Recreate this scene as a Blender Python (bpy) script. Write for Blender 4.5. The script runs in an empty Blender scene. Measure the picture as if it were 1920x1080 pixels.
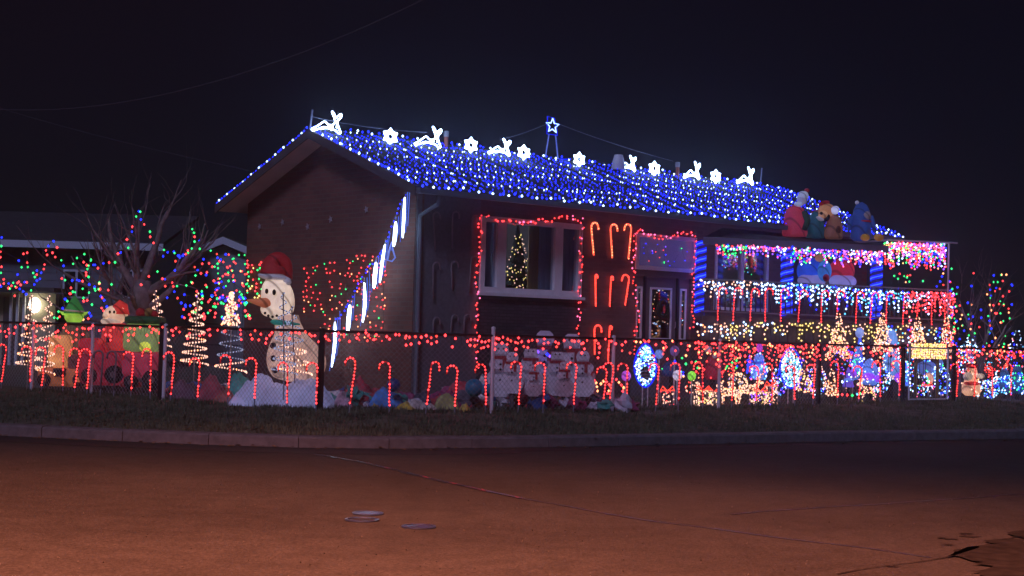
import bpy, math, random
from mathutils import Vector, Matrix, noise
R = math.radians
rnd = random.Random(7)
sc = bpy.context.scene
col = sc.collection

# ---------------------------------------------------------------- camera
EY = 1.62                       # eye height above the road
F = 2827.0 / 1920.0             # focal length in picture widths
cam_d = bpy.data.cameras.new('camera'); cam = bpy.data.objects.new('camera', cam_d); col.objects.link(cam)
cam_d.sensor_width = 36; cam_d.lens = 36 * F; cam_d.clip_start = 0.1; cam_d.clip_end = 2000
PITCH, ROLL = R(1.78), R(1.55)
CM = Matrix.Translation((0, 0, EY)) @ Matrix.Rotation(R(90) + PITCH, 4, 'X') @ Matrix.Rotation(ROLL, 4, 'Z')
cam.matrix_world = CM
sc.camera = cam

# ---------------------------------------------------------------- night sky
w = bpy.data.worlds.new('World'); sc.world = w; w.use_nodes = True
nt = w.node_tree; bg = nt.nodes['Background']
sky = nt.nodes.new('ShaderNodeTexSky'); sky.sky_type = 'NISHITA'; sky.sun_disc = False
sky.sun_elevation = R(35); sky.sun_rotation = R(200); sky.air_density = 1.0; sky.dust_density = 0.3
mx = nt.nodes.new('ShaderNodeMix'); mx.data_type = 'RGBA'; mx.blend_type = 'MULTIPLY'; mx.inputs[0].default_value = 1
nt.links.new(sky.outputs[0], mx.inputs[6]); mx.inputs[7].default_value = (0.36, 0.40, 0.80, 1)
nt.links.new(mx.outputs[2], bg.inputs[0]); bg.inputs[1].default_value = 0.0014
# ---------------------------------------------------------------- faint moonlight / far street light
sd = bpy.data.lights.new('moon', 'SUN'); sd.energy = 0.78; sd.angle = R(12); sd.color = (0.60, 0.60, 1.0)
sun = bpy.data.objects.new('moon', sd); col.objects.link(sun); sun.rotation_euler = (R(52), 0, R(-18))
# sodium street lamp on the camera's side of the road
ld = bpy.data.lights.new('street_lamp_light', 'SPOT'); ld.energy = 33000; ld.color = (1.0, 0.27, 0.13)
ld.spot_size = R(136); ld.spot_blend = 0.3; ld.shadow_soft_size = 0.15
LP = Vector((-2.6, 2.2, 8.8))
lo = bpy.data.objects.new('street_lamp_light', ld); col.objects.link(lo); lo.location = LP
sc.view_settings.view_transform = 'Standard'; sc.view_settings.look = 'None'
sc.view_settings.exposure = 0; sc.view_settings.gamma = 1
sc.render.engine = 'CYCLES'
sc.cycles.use_denoising = True
sc.cycles.max_bounces = 4; sc.cycles.diffuse_bounces = 2; sc.cycles.glossy_bounces = 2
sc.cycles.transparent_max_bounces = 12; sc.cycles.caustics_reflective = False; sc.cycles.caustics_refractive = False

# ---------------------------------------------------------------- pixel helpers (pixels of the 1920 wide photograph)
def ray(px, py):
    d = CM.to_3x3() @ Vector(((px - 960) / 1920.0 / F, (540 - py) / 1920.0 / F, -1))
    return Vector((0, 0, EY)), d
def atY(px, py, Y):
    o, d = ray(px, py); return o + d * (Y / d.y)
def atPlane(px, py, p, n):
    o, d = ray(px, py); return o + d * ((p - o).dot(n) / d.dot(n))
def gx(px, Y):
    return atY(px, 628 + .028 * (px - 960), Y).x
def gz(x, y=0):
    t = max(0, min(1, (x - 1.0) / 8)); return .40 + .10 * t * t * (3 - 2 * t)
def G(px, Y):
    x = gx(px, Y); return Vector((x, Y, gz(x)))
def ppm(Y): return 2827.0 / Y   # photo pixels per metre at depth Y

# ---------------------------------------------------------------- materials
MATS = {}
def mat(name, colr, rough=.7, metal=0., emit=None, es=0., noise_s=None, noise_a=.25, bump=0., spec=None, trans=0., wrinkle=False):
    if name in MATS: return MATS[name]
    m = bpy.data.materials.new(name); m.use_nodes = True; n = m.node_tree.nodes; l = m.node_tree.links
    b = n['Principled BSDF']; b.inputs['Base Color'].default_value = (*colr, 1)
    b.inputs['Roughness'].default_value = rough; b.inputs['Metallic'].default_value = metal
    if spec is not None: b.inputs['Specular IOR Level'].default_value = spec
    if emit: b.inputs['Emission Color'].default_value = (*emit, 1); b.inputs['Emission Strength'].default_value = es
    if noise_s:
        tc = n.new('ShaderNodeTexCoord'); nz = n.new('ShaderNodeTexNoise'); nz.inputs['Scale'].default_value = noise_s
        nz.inputs['Detail'].default_value = 6; l.new(tc.outputs['Object'], nz.inputs['Vector'])
        rp = n.new('ShaderNodeValToRGB'); rp.color_ramp.elements[0].position = .3; rp.color_ramp.elements[1].position = .7
        a = noise_a
        rp.color_ramp.elements[0].color = (*[c * (1 - a) for c in colr], 1); rp.color_ramp.elements[1].color = (*[min(1, c * (1 + a)) for c in colr], 1)
        l.new(nz.outputs['Fac'], rp.inputs[0]); l.new(rp.outputs[0], b.inputs['Base Color'])
        if bump:
            bp = n.new('ShaderNodeBump'); bp.inputs['Strength'].default_value = bump; bp.inputs['Distance'].default_value = .02
            l.new(nz.outputs['Fac'], bp.inputs['Height']); l.new(bp.outputs[0], b.inputs['Normal'])
    if wrinkle:
        tc = n.new('ShaderNodeTexCoord'); nz = n.new('ShaderNodeTexNoise'); nz.inputs['Scale'].default_value = 3.2; nz.inputs['Detail'].default_value = 4; nz.inputs['Distortion'].default_value = 1.2
        l.new(tc.outputs['Object'], nz.inputs['Vector']); bp = n.new('ShaderNodeBump'); bp.inputs['Strength'].default_value = .9; bp.inputs['Distance'].default_value = .06
        l.new(nz.outputs['Fac'], bp.inputs['Height']); l.new(bp.outputs[0], b.inputs['Normal'])
        wv = n.new('ShaderNodeTexWave'); wv.wave_type = 'BANDS'; wv.bands_direction = 'DIAGONAL'; wv.inputs['Scale'].default_value = 1.3; wv.inputs['Distortion'].default_value = 1.5; l.new(tc.outputs['Object'], wv.inputs['Vector'])
        rw = n.new('ShaderNodeValToRGB'); rw.color_ramp.elements[0].position = .0; rw.color_ramp.elements[0].color = (.45, .45, .45, 1); rw.color_ramp.elements[1].position = .07; rw.color_ramp.elements[1].color = (1, 1, 1, 1); l.new(wv.outputs['Fac'], rw.inputs[0])
        rp = n.new('ShaderNodeValToRGB'); rp.color_ramp.elements[0].position = .3; rp.color_ramp.elements[0].color = (.55, .5, .5, 1); rp.color_ramp.elements[1].position = .68; rp.color_ramp.elements[1].color = (1.2, 1.2, 1.2, 1); l.new(nz.outputs['Fac'], rp.inputs[0])
        def mm(a, c):
            q = n.new('ShaderNodeMix'); q.data_type = 'RGBA'; q.blend_type = 'MULTIPLY'; q.inputs[0].default_value = 1; l.new(a, q.inputs[6])
            if isinstance(c, tuple): q.inputs[7].default_value = (*c, 1)
            else: l.new(c, q.inputs[7])
            return q.outputs[2]
        base = mm(rw.outputs[0], rp.outputs[0]); l.new(mm(rw.outputs[0], colr), b.inputs['Base Color'])
        if emit: l.new(mm(base, emit), b.inputs['Emission Color'])
    MATS[name] = m; return m
def emi(name, colr, s, sample=True):
    if name in MATS: return MATS[name]
    m = bpy.data.materials.new(name); m.use_nodes = True; n = m.node_tree.nodes; l = m.node_tree.links
    for x in list(n): n.remove(x)
    o = n.new('ShaderNodeOutputMaterial'); e = n.new('ShaderNodeEmission'); e.inputs[0].default_value = (*colr, 1); e.inputs[1].default_value = s
    l.new(e.outputs[0], o.inputs[0])
    if not sample: m.cycles.emission_sampling = 'NONE'
    MATS[name] = m; return m
BULB = {
 'R': emi('bulb_red', (1, .035, .04), 5.5), 'B': emi('bulb_blue', (.008, .018, 1), 6), 'W': emi('bulb_cool_white', (.40, .58, 1), 6),
 'G': emi('bulb_green', (.03, 1, .2), 2.6), 'Y': emi('bulb_yellow', (1, .7, .2), 2.4), 'T': emi('bulb_warm_white', (1, .52, .38), 2.4),
 'P': emi('bulb_pink', (1, .12, .28), 4), 'O': emi('bulb_orange', (1, .3, .12), 4.5), 'C': emi('bulb_cyan', (.1, .55, 1), 2.6),
 'V': emi('bulb_violet', (.2, .06, 1), 4.5), 'b': emi('bulb_dim_blue', (.01, .02, 1), 2.2), 'w': emi('bulb_dim_white', (.55, .62, 1), .8), 'r': emi('bulb_deep_red', (1, .05, .04), 3.2)}
wire_m = mat('wire_green', (.02, .03, .02), .6)
wire_w = mat('wire_white', (.35, .35, .38), .5)
rope_white = emi('rope_white', (.42, .62, 1), 14)
rope_blue = emi('rope_blue', (.008, .02, 1), 1.3)
rope_bluecore = emi('rope_blue_core', (.05, .13, 1), 1.8)
rope_red = emi('rope_red', (1, .055, .03), 2.6)
tube_white = emi('tube_white', (.6, .78, 1), 9)
metal = mat('galvanised', (.45, .46, .5), .45, .7)
darkmetal = mat('dark_metal', (.03, .03, .035), .5, .4)
black = mat('black_rubber', (.012, .012, .014), .7)
plastic_white = mat('white_plastic', (.7, .7, .72), .5)

# ---------------------------------------------------------------- mesh helpers
class MB:
    def __init__(s): s.v = []; s.f = []; s.m = []
    def add(s, vs, fs, mi=0):
        b = len(s.v); s.v += [tuple(x) for x in vs]; s.f += [tuple(b + i for i in f) for f in fs]; s.m += [mi] * len(fs); return s
    def box(s, a, b, mi=0, M=None):
        x0, y0, z0 = a; x1, y1, z1 = b
        vs = [Vector(p) for p in ((x0, y0, z0), (x1, y0, z0), (x1, y1, z0), (x0, y1, z0), (x0, y0, z1), (x1, y0, z1), (x1, y1, z1), (x0, y1, z1))]
        if M: vs = [M @ p for p in vs]
        return s.add(vs, [(3, 2, 1, 0), (4, 5, 6, 7), (0, 1, 5, 4), (1, 2, 6, 5), (2, 3, 7, 6), (3, 0, 4, 7)], mi)
    def prism(s, pts, axis_vec, mi=0):
        n = len(pts); a = [Vector(p) for p in pts]; b = [p + Vector(axis_vec) for p in a]
        fs = [tuple(range(n)), tuple(reversed(range(n, 2 * n)))] + [(i, i + n, (i + 1) % n + n, (i + 1) % n) for i in range(n)]
        return s.add(a + b, fs, mi)
    def tube(s, pts, r, n=5, mi=0, closed=False):
        pts = [Vector(p) for p in pts]; k = len(pts)
        if k < 2: return s
        rs = r if isinstance(r, (list, tuple)) else [r] * k
        vs = []; fs = []; up = None
        for i, p in enumerate(pts):
            if closed: d = pts[(i + 1) % k] - pts[i - 1]
            else: d = pts[min(i + 1, k - 1)] - pts[max(i - 1, 0)]
            if d.length < 1e-9: d = Vector((0, 0, 1))
            d.normalize()
            if up is None: up = d.orthogonal().normalized()
            else:
                up = up - d * up.dot(d)
                up = up.normalized() if up.length > 1e-6 else d.orthogonal().normalized()
            q = d.cross(up)
            vs += [p + (up * math.cos(2 * math.pi * j / n) + q * math.sin(2 * math.pi * j / n)) * rs[i] for j in range(n)]
        for i in range(k if closed else k - 1):
            a, b = i * n, ((i + 1) % k) * n
            fs += [(a + j, a + (j + 1) % n, b + (j + 1) % n, b + j) for j in range(n)]
        if not closed: fs += [tuple(reversed(range(n))), tuple(range((k - 1) * n, k * n))]
        return s.add(vs, fs, mi)
    def bulb(s, p, r=.026, mi=0):
        x, y, z = p; h = r * 1.15
        return s.add([(x + r, y, z), (x - r, y, z), (x, y + r, z), (x, y - r, z), (x, y, z + h), (x, y, z - h)],
                     [(0, 2, 4), (2, 1, 4), (1, 3, 4), (3, 0, 4), (2, 0, 5), (1, 2, 5), (3, 1, 5), (0, 3, 5)], mi)
    def ell(s, c, r, nu=20, nv=12, mi=0, amp=0., fr=2., seed=0, M=None, flat=None):
        c = Vector(c); vs = []; fs = []
        def pt(i, j):
            th = math.pi * j / nv; ph = 2 * math.pi * i / nu
            q = Vector((math.sin(th) * math.cos(ph), math.sin(th) * math.sin(ph), math.cos(th)))
            k = 1 + (amp * noise.noise(q * fr + Vector((seed * 3.1, seed * 1.7, 0))) if amp else 0)
            p = Vector((q.x * r[0] * k, q.y * r[1] * k, q.z * r[2] * k))
            if M: p = M @ p
            p = p + c
            if flat is not None and p.z < flat: p.z = flat
            return p
        vs.append(pt(0, 0))
        for j in range(1, nv): vs += [pt(i, j) for i in range(nu)]
        vs.append(pt(0, nv)); L = len(vs) - 1
        fs += [(0, 1 + i, 1 + (i + 1) % nu) for i in range(nu)]
        for j in range(nv - 2):
            a = 1 + j * nu; b = a + nu
            fs += [(a + i, b + i, b + (i + 1) % nu, a + (i + 1) % nu) for i in range(nu)]
        a = 1 + (nv - 2) * nu
        fs += [(a + i, L, a + (i + 1) % nu) for i in range(nu)]
        return s.add(vs, fs, mi)
    def lathe(s, prof, c=(0, 0, 0), n=24, mi=0, M=None, amp=0.):
        c = Vector(c); vs = []; fs = []
        for k, (r, z) in enumerate(prof):
            for i in range(n):
                a = 2 * math.pi * i / n; rr = r * (1 + amp * math.sin(a * n / 2 * .5))
                p = Vector((rr * math.cos(a), rr * math.sin(a), z))
                vs.append((M @ p if M else p) + c)
        for k in range(len(prof) - 1):
            a, b = k * n, (k + 1) * n
            fs += [(a + i, a + (i + 1) % n, b + (i + 1) % n, b + i) for i in range(n)]
        fs += [tuple(reversed(range(n))), tuple(range((len(prof) - 1) * n, len(prof) * n))]
        return s.add(vs, fs, mi)
    def mesh(s, name, mats, smooth=False):
        me = bpy.data.meshes.new(name); me.from_pydata(s.v, [], s.f)
        for m in (mats if isinstance(mats, (list, tuple)) else [mats]): me.materials.append(m)
        if any(s.m): me.polygons.foreach_set('material_index', s.m)
        if smooth: me.polygons.foreach_set('use_smooth', [True] * len(s.f))
        me.update(); return me
    def build(s, name, mats, parent=None, kind=None, label=None, smooth=False):
        o = bpy.data.objects.new(name, s.mesh(name, mats, smooth)); col.objects.link(o)
        if parent: o.parent = parent
        if kind: o['kind'] = kind
        if label: o['label'] = label
        return o
def tag(o, label, cat, group=None, kind=None):
    o['label'] = label; o['category'] = cat
    if group: o['group'] = group
    if kind: o['kind'] = kind
    return o
def thing(name, label, cat, loc=(0, 0, 0), rz=0., group=None):
    o = bpy.data.objects.new(name, None); col.objects.link(o); o.empty_display_size = .1
    o.location = loc; o.rotation_euler = (0, 0, rz); return tag(o, label, cat, group)
def copy_tree(o, parent=None):
    c = o.copy(); col.objects.link(c)
    if parent: c.parent = parent
    for ch in list(o.children): copy_tree(ch, c)
    return c
def struct(o): o['kind'] = 'structure'; return o
ORD = ['zeroth', 'first', 'second', 'third', 'fourth', 'fifth', 'sixth', 'seventh', 'eighth', 'ninth', 'tenth', 'eleventh', 'twelfth', 'thirteenth',
       'fourteenth', 'fifteenth', 'sixteenth', 'seventeenth', 'eighteenth', 'nineteenth']
TENS = {2: 'twent', 3: 'thirt', 4: 'fort', 5: 'fift', 6: 'sixt', 7: 'sevent', 8: 'eight'}
def ordw(n):
    if n < 20: return ORD[n]
    t, u = divmod(n, 10); return TENS[t] + 'ieth' if u == 0 else TENS[t] + 'y-' + ORD[u]
def walk(path, step):
    """points every step metres along a polyline"""
    out = []; carry = 0.
    for a, b in zip(path, path[1:]):
        L = (b - a).length; t = carry
        while t < L:
            out.append(a + (b - a) * (t / L)); t += step
        carry = t - L
    return out
def catmull(P, n=6):
    out = []
    for i in range(len(P) - 1):
        p0, p1, p2, p3 = P[max(i - 1, 0)], P[i], P[i + 1], P[min(i + 2, len(P) - 1)]
        for k in range(n):
            t = k / n
            out.append(.5 * ((2 * p1) + (p2 - p0) * t + (2 * p0 - 5 * p1 + 4 * p2 - p3) * t * t + (3 * p1 - p0 - 3 * p2 + p3) * t ** 3))
    out.append(P[-1]); return out
def bulbs_part(pts, keys, parent, r=.026, name='bulbs', label=None, wk=1.):
    """keys: one colour letter per point"""
    used = sorted(set(keys)); mb = MB()
    for p, k in zip(pts, keys): mb.bulb(p, r * (wk if k == 'W' else rnd.uniform(.82, 1.05)), used.index(k))
    return mb.build(name, [BULB[k] for k in used], parent, kind='stuff', label=label)
def light_string(label, path, step, pal, parent_loc=None, group=None, r=.026, jit=.03, wire=wire_m, name='light_string', seq=False, wr=.005):
    o = path[0].copy() if parent_loc is None else Vector(parent_loc)
    t = thing(name, label, 'string lights', o, 0, group)
    loc = [p - o for p in path]
    MB().tube(loc, wr, 3).build('wire', wire, t)
    pts = [p + Vector((rnd.uniform(-jit, jit), rnd.uniform(-jit, jit), rnd.uniform(-jit, jit))) for p in walk(loc, step)]
    keys = [pal[i % len(pal)] if seq else rnd.choice(pal) for i in range(len(pts))]
    bulbs_part(pts, keys, t, r)
    return t
def icicles(label, a, b, n, lmin, lmax, step, pal, group=None, r=.024, wire=wire_m, sag=0.02, palf=None, dens=1.):
    t = thing('icicle_lights', label, 'string lights', a, 0, group)
    d = b - a; wm = MB(); pts = []; keys = []
    top = [d * (i / n) - Vector((0, 0, sag * math.sin(math.pi * ((i / n * 6) % 1)))) for i in range(n + 1)]
    wm.tube(top, .006, 3)
    for i in range(n + 1):
        L = rnd.uniform(lmin, lmax) * (1 if rnd.random() < .8 else .5)
        q = Vector((rnd.uniform(-.03, .03), rnd.uniform(-.03, .03), 0)); end = top[i] + q - Vector((0, 0, L))
        wm.tube([top[i], end], .003, 3)
        z = rnd.uniform(0, step)
        while z < L:
            if rnd.random() < dens:
                pts.append(top[i] + q * (z / L) - Vector((0, 0, z)) + Vector((rnd.uniform(-.02, .02), rnd.uniform(-.02, .02), 0)))
                keys.append(rnd.choice(palf(i / n) if palf else pal))
            z += step * rnd.uniform(.8, 1.3)
    wm.build('wire', wire, t); bulbs_part(pts, keys, t, r); return t

# ================================================================ SETTING: ground, road, kerb, lawn
asphalt = bpy.data.materials.new('asphalt'); asphalt.use_nodes = True
n = asphalt.node_tree.nodes; l = asphalt.node_tree.links; b = n['Principled BSDF']
tc = n.new('ShaderNodeTexCoord')
def nz_(scale, det=5):
    k = n.new('ShaderNodeTexNoise'); k.inputs['Scale'].default_value = scale; k.inputs['Detail'].default_value = det
    l.new(tc.outputs['Object'], k.inputs['Vector']); return k
big = nz_(.35, 5); mid = nz_(4., 8); fine = nz_(26., 8)
vor = n.new('ShaderNodeTexVoronoi'); vor.inputs['Scale'].default_value = 55; l.new(tc.outputs['Object'], vor.inputs['Vector'])
def ramp(src, c0, c1, p0=.3, p1=.7):
    r_ = n.new('ShaderNodeValToRGB'); r_.color_ramp.elements[0].position = p0; r_.color_ramp.elements[1].position = p1
    r_.color_ramp.elements[0].color = (*c0, 1); r_.color_ramp.elements[1].color = (*c1, 1); l.new(src, r_.inputs[0]); return r_
def mul(a_, b_, f=1.):
    m_ = n.new('ShaderNodeMix'); m_.data_type = 'RGBA'; m_.blend_type = 'MULTIPLY'; m_.inputs[0].default_value = f
    l.new(a_, m_.inputs[6]); l.new(b_, m_.inputs[7]); return m_.outputs[2]
c_ = mul(mul(mul(ramp(big.outputs[0], (.044, .042, .042), (.072, .07, .069)).outputs[0], ramp(mid.outputs[0], (.78, .78, .78), (1.05, 1.05, 1.05), .35, .65).outputs[0]),
         ramp(fine.outputs[0], (.72, .72, .72), (1.2, 1.2, 1.2), .38, .62).outputs[0]), ramp(vor.outputs['Distance'], (1.2, 1.2, 1.2), (.75, .75, .75), 0, .7).outputs[0], .7)
l.new(c_, b.inputs['Base Color']); b.inputs['Roughness'].default_value = .82; b.inputs['Specular IOR Level'].default_value = .25
bp = n.new('ShaderNodeBump'); bp.inputs['Strength'].default_value = .6; bp.inputs['Distance'].default_value = .01
l.new(vor.outputs['Distance'], bp.inputs['Height']); l.new(bp.outputs[0], b.inputs['Normal'])

concrete = mat('kerb_concrete', (.13, .125, .145), .85, noise_s=9, noise_a=.25, bump=.3)
gutter_shade_m = mat('gutter_shade_asphalt', (.028, .028, .03), .7, noise_s=12, noise_a=.35, bump=.3)  # dark tone puts the sharp edge of the lit road into the colour
soil = mat('far_ground', (.03, .032, .025), .9, noise_s=2)
lawn_m = mat('lawn', (.085, .095, .07), .95, noise_s=5, noise_a=.5, bump=.8)

struct(MB().add([(-400, -60, -.06), (400, -60, -.06), (400, 600, -.06), (-400, 600, -.06)], [(0, 1, 2, 3)]).build('ground', soil))
struct(MB().add([(-70, -20, 0), (70, -20, 0), (70, 60, 0), (-70, 60, 0)], [(0, 1, 2, 3)]).build('road', asphalt))

KP = [Vector((gx(px, Y), Y, 0)) for px, Y in [(-5200, 34), (-2400, 27), (-900, 23.6), (-300, 22), (0, 21.4), (320, 20.8), (640, 20.7), (960, 21.7), (1300, 23.4), (1600, 25.2), (1920, 27.2), (2500, 32), (3300, 42), (3700, 52)]]
K = catmull(KP, 8)
def nrm(P, i):
    d = P[min(i + 1, len(P) - 1)] - P[max(i - 1, 0)]; return Vector((-d.y, d.x, 0)).normalized()
# gutter apron coloured dark where the street light cuts off, kerb stones
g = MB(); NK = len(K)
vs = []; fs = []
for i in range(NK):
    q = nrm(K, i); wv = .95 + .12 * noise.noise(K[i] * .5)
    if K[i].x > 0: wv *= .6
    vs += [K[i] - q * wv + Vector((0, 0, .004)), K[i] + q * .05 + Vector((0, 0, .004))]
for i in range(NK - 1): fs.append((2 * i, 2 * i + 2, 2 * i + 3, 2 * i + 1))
struct(g.add(vs, fs).build('gutter', gutter_shade_m))
kerb = bpy.data.objects.new('kerb', None); col.objects.link(kerb); kerb['kind'] = 'structure'
KD = walk(K, 1.25)
KD = [p for p in KD if -11 < p.x < 13]
kcount = 0
for i in range(len(KD) - 1):
    a, c = KD[i], KD[i + 1]; d = (c - a).normalized(); a2 = a + d * .006; c2 = c - d * .006
    q = Vector((-d.y, d.x, 0))
    prof = [(0, 0), (.0, .13), (.03, .155), (.22, .165), (.22, 0)]
    mb = MB(); jz = rnd.uniform(-.004, .004)
    A = [a2 + q * y + Vector((0, 0, z + jz)) for y, z in prof]; B_ = [c2 + q * y + Vector((0, 0, z + jz)) for y, z in prof]
    m5 = len(prof)
    mb.add(A + B_, [tuple(range(m5)), tuple(reversed(range(m5, 2 * m5)))] + [(j, j + m5, (j + 1) % m5 + m5, (j + 1) % m5) for j in range(m5)])
    mb.build('kerb_stone', concrete, kerb)

# fence route
FL = Vector((-2.83, 22.5, 0)); FM = Vector((-.29, 23.3, 0))
dl_ = (Vector((gx(0, 27.6), 27.6, 0)) - FL).normalized(); FL0 = FL + dl_ * 13.5
dr_ = (Vector((gx(1780, 31), 31, 0)) - FM).normalized(); FR0 = FM + dr_ * 20
FP = [FL0, FL, FM, FR0]
def nearest_on(poly, p):
    best = None
    for a, c in zip(poly, poly[1:]):
        ab = c - a; t = max(0, min(1, (p - a).dot(ab) / ab.length_squared)); q = a + ab * t; dd = (p - q).length
        if best is None or dd < best[0]: best = (dd, q)
    return best
# lawn: verge climbing from the kerb to the fence, then the yard
rows = []; KS = [p for p in walk(K, .45)]
FPx = [FL0 + dl_ * 60, FL, FM, FR0 + dr_ * 60]
FS = []
for i, p in enumerate(KS):
    q = nrm(KS, i)
    # hit of the kerb normal with the fence route
    hit = None
    for a, c in zip(FPx, FPx[1:]):
        ab = c - a; den = q.x * ab.y - q.y * ab.x
        if abs(den) < 1e-6: continue
        t = ((a.x - p.x) * ab.y - (a.y - p.y) * ab.x) / den; s_ = ((a.x - p.x) * q.y - (a.y - p.y) * q.x) / den
        if t > 0 and -.001 <= s_ <= 1.001 and (hit is None or t < hit): hit = t
    FS.append(p + q * (hit if hit and hit < 14 else 8))
lv = []; lf = []; NV = 8
for i, p in enumerate(KS):
    q = nrm(KS, i); a = p + q * .215; f_ = FS[i]
    for j in range(NV + 1):
        t = j / NV; x = a.lerp(f_, t); z = .15 + (gz(f_.x) - .15) * min(1, t * 1.15) + .03 * noise.noise(Vector((x.x * 1.3, x.y * 1.3, 1)))* (1 if 0 < j < NV else 0)
        lv.append((x.x, x.y, z))
for i in range(len(KS) - 1):
    for j in range(NV):
        a = i * (NV + 1) + j; lf.append((a, a + NV + 1, a + NV + 2, a + 1))
struct(MB().add(lv, lf).build('verge', lawn_m, smooth=True))
yv = []; yf = []
for i, p in enumerate(FS):
    for j, dy in enumerate((0, .5, 1.2, 2.2, 3.5, 5, 7, 10, 15, 25, 50, 140)):
        x, y = p.x * (1 + dy * .012), p.y + dy
        yv.append((x, y, gz(x) + (.02 * noise.noise(Vector((x * 1.1, y * 1.1, 3))) if j else 0)))
for i in range(len(FS) - 1):
    for j in range(11):
        a = i * 12 + j; yf.append((a, a + 12, a + 13, a + 1))
struct(MB().add(yv, yf).build('lawn', lawn_m, smooth=True))
# grass blades
blade_m = mat('grass_blades', (.10, .11, .07), .9, noise_s=3, noise_a=.5)
gv = []; gf = []
def blade(x, y, z, h):
    a = rnd.uniform(0, 6.28); wd = .012; dx, dy = math.cos(a) * wd, math.sin(a) * wd; lx, ly = rnd.uniform(-.03, .03), rnd.uniform(-.03, .03)
    k = len(gv); gv.extend([(x - dx, y - dy, z - .01), (x + dx, y + dy, z - .01), (x + lx, y + ly, z + h)]); gf.append((k, k + 1, k + 2))
vis = [i for i in range(len(KS) - 1) if -10 < KS[i].x < 12]
for _ in range(26000):
    i = rnd.choice(vis); t = rnd.random(); f2 = rnd.random(); a = lv[i * 9], lv[(i + 1) * 9]
    j = rnd.randrange(NV); p0, p1, p2, p3 = (Vector(lv[i * 9 + j]), Vector(lv[(i + 1) * 9 + j]), Vector(lv[(i + 1) * 9 + j + 1]), Vector(lv[i * 9 + j + 1]))
    p = p0.lerp(p1, t).lerp(p3.lerp(p2, t), f2)
    if noise.noise(Vector((p.x * .9, p.y * .9, 0))) < -.25 and rnd.random() < .7: continue
    blade(p.x, p.y, p.z, rnd.uniform(.03, .075) + (.05 if rnd.random() < .04 else 0))
for _ in range(16000):
    i = rnd.choice(vis); d = rnd.random() ** 1.6 * 4; q = FS[i].lerp(FS[i + 1], rnd.random()); x, y = q.x * (1 + d * .012), q.y + d
    blade(x, y, gz(x), rnd.uniform(.03, .08))
gm = MB(); gm.v = gv; gm.f = gf; gm.m = [0] * len(gf)
tag(gm.build('grass', blade_m), 'short rough winter grass on the verge and the yard', 'grass', kind='stuff')

# tar seams, cracks and the patch on the road
tar = mat('tar_seam', (.04, .045, .07), .42, noise_s=4, noise_a=.3)
tar_dark = mat('tar_patch', (.026, .024, .024), .95, spec=.05, noise_s=8, noise_a=.4)
def onroad(px, py, z=0.): return atPlane(px, py, Vector((0, 0, z)), Vector((0, 0, 1)))
def seam(name, pts, wd, m, z=.004, par=None):
    P = catmull([onroad(*p) for p in pts], 8); vs = []; fs = []
    for i, p in enumerate(P):
        q = nrm(P, i); ww = wd * (1 + .5 * noise.noise(p * 2.3)); p = p + q * .03 * noise.noise(p * 1.7 + Vector((5, 0, 0)))
        vs += [p - q * ww + Vector((0, 0, z)), p + q * ww + Vector((0, 0, z))]
    fs = [(2 * i, 2 * i + 2, 2 * i + 3, 2 * i + 1) for i in range(len(P) - 1)]
    return struct(MB().add(vs, fs).build(name, m, par))
seam('road_seam', [(590, 853), (650, 862), (720, 877), (800, 897), (880, 915), (960, 931), (1080, 953), (1200, 974), (1340, 992), (1480, 1011), (1620, 1028), (1745, 1046)], .022, tar)
seam('wet_streak', [(588, 852), (640, 860), (700, 872), (760, 886), (830, 903), (900, 919), (980, 935)], .03, mat('wet_tar', (.05, .06, .09), .16, noise_s=5, noise_a=.3), .008)
seam('road_seam', [(1370, 965), (1480, 956), (1640, 946), (1800, 935), (1940, 924)], .016, tar)
seam('road_crack', [(1570, 1078), (1650, 1064), (1740, 1052), (1800, 1040), (1860, 1020), (1935, 1000)], .008, tar_dark, .008)
pp = [(1935, 985), (1900, 1000), (1860, 1022), (1815, 1030), (1790, 1046), (1830, 1058), (1850, 1085), (1935, 1100)]
pq = [onroad(*p) for p in pp]; pe = []
for a, c in zip(pq, pq[1:] + pq[:1]):
    for k in range(8): q = a.lerp(c, k / 8); pe.append(q + Vector((noise.noise(q * 5), noise.noise(q * 5 + Vector((9, 0, 0))), 0)) * .28 + Vector((0, 0, .016)))
struct(MB().add(pe, [tuple(range(len(pe)))]).build('road_patch', tar_dark))
for k in range(9):   # dribbles of tar round the patch
    c_ = onroad(rnd.uniform(1660, 1880), rnd.uniform(1000, 1070)); q = rnd.uniform(.03, .09)
    struct(MB().add([c_ + Vector((q * rnd.uniform(.6, 1.4) * math.cos(a_ * .7), q * rnd.uniform(.3, .9) * math.sin(a_ * .7), .005 + .0006 * k)) for a_ in range(9)], [tuple(range(9))]).build('tar_blot', tar_dark))
# small utility covers in the road
def cover(px, py, rad, style, label):
    p = onroad(px, py); t = thing('utility_cover', label, 'manhole cover', p, 0, 'utility covers in the road')
    ring = MB(); nn = 28
    vs = []; 
    for r_, z in ((rad, .004), (rad, .014), (rad * .86, .014), (rad * .86, .004)):
        vs += [(r_ * math.cos(2 * math.pi * i / nn), r_ * math.sin(2 * math.pi * i / nn), z) for i in range(nn)]
    ring.add(vs, [(k * nn + i, k * nn + (i + 1) % nn, (k + 1) * nn + (i + 1) % nn, (k + 1) * nn + i) for k in range(3) for i in range(nn)])
    ring.build('ring', mat('cover_iron', (.16, .2, .36), .3, .9), t)
    MB().lathe([(rad * .84, .002), (rad * .84, style), (.01, style + .001)], n=28).build('lid', mat('cover_iron', (0, 0, 0)) if style > .006 else mat('cover_worn', (.05, .05, .06), .6, .5), t)
cover(690, 964, .14, .011, 'small round iron cover in the road, shiny, behind the open ring one')
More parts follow.
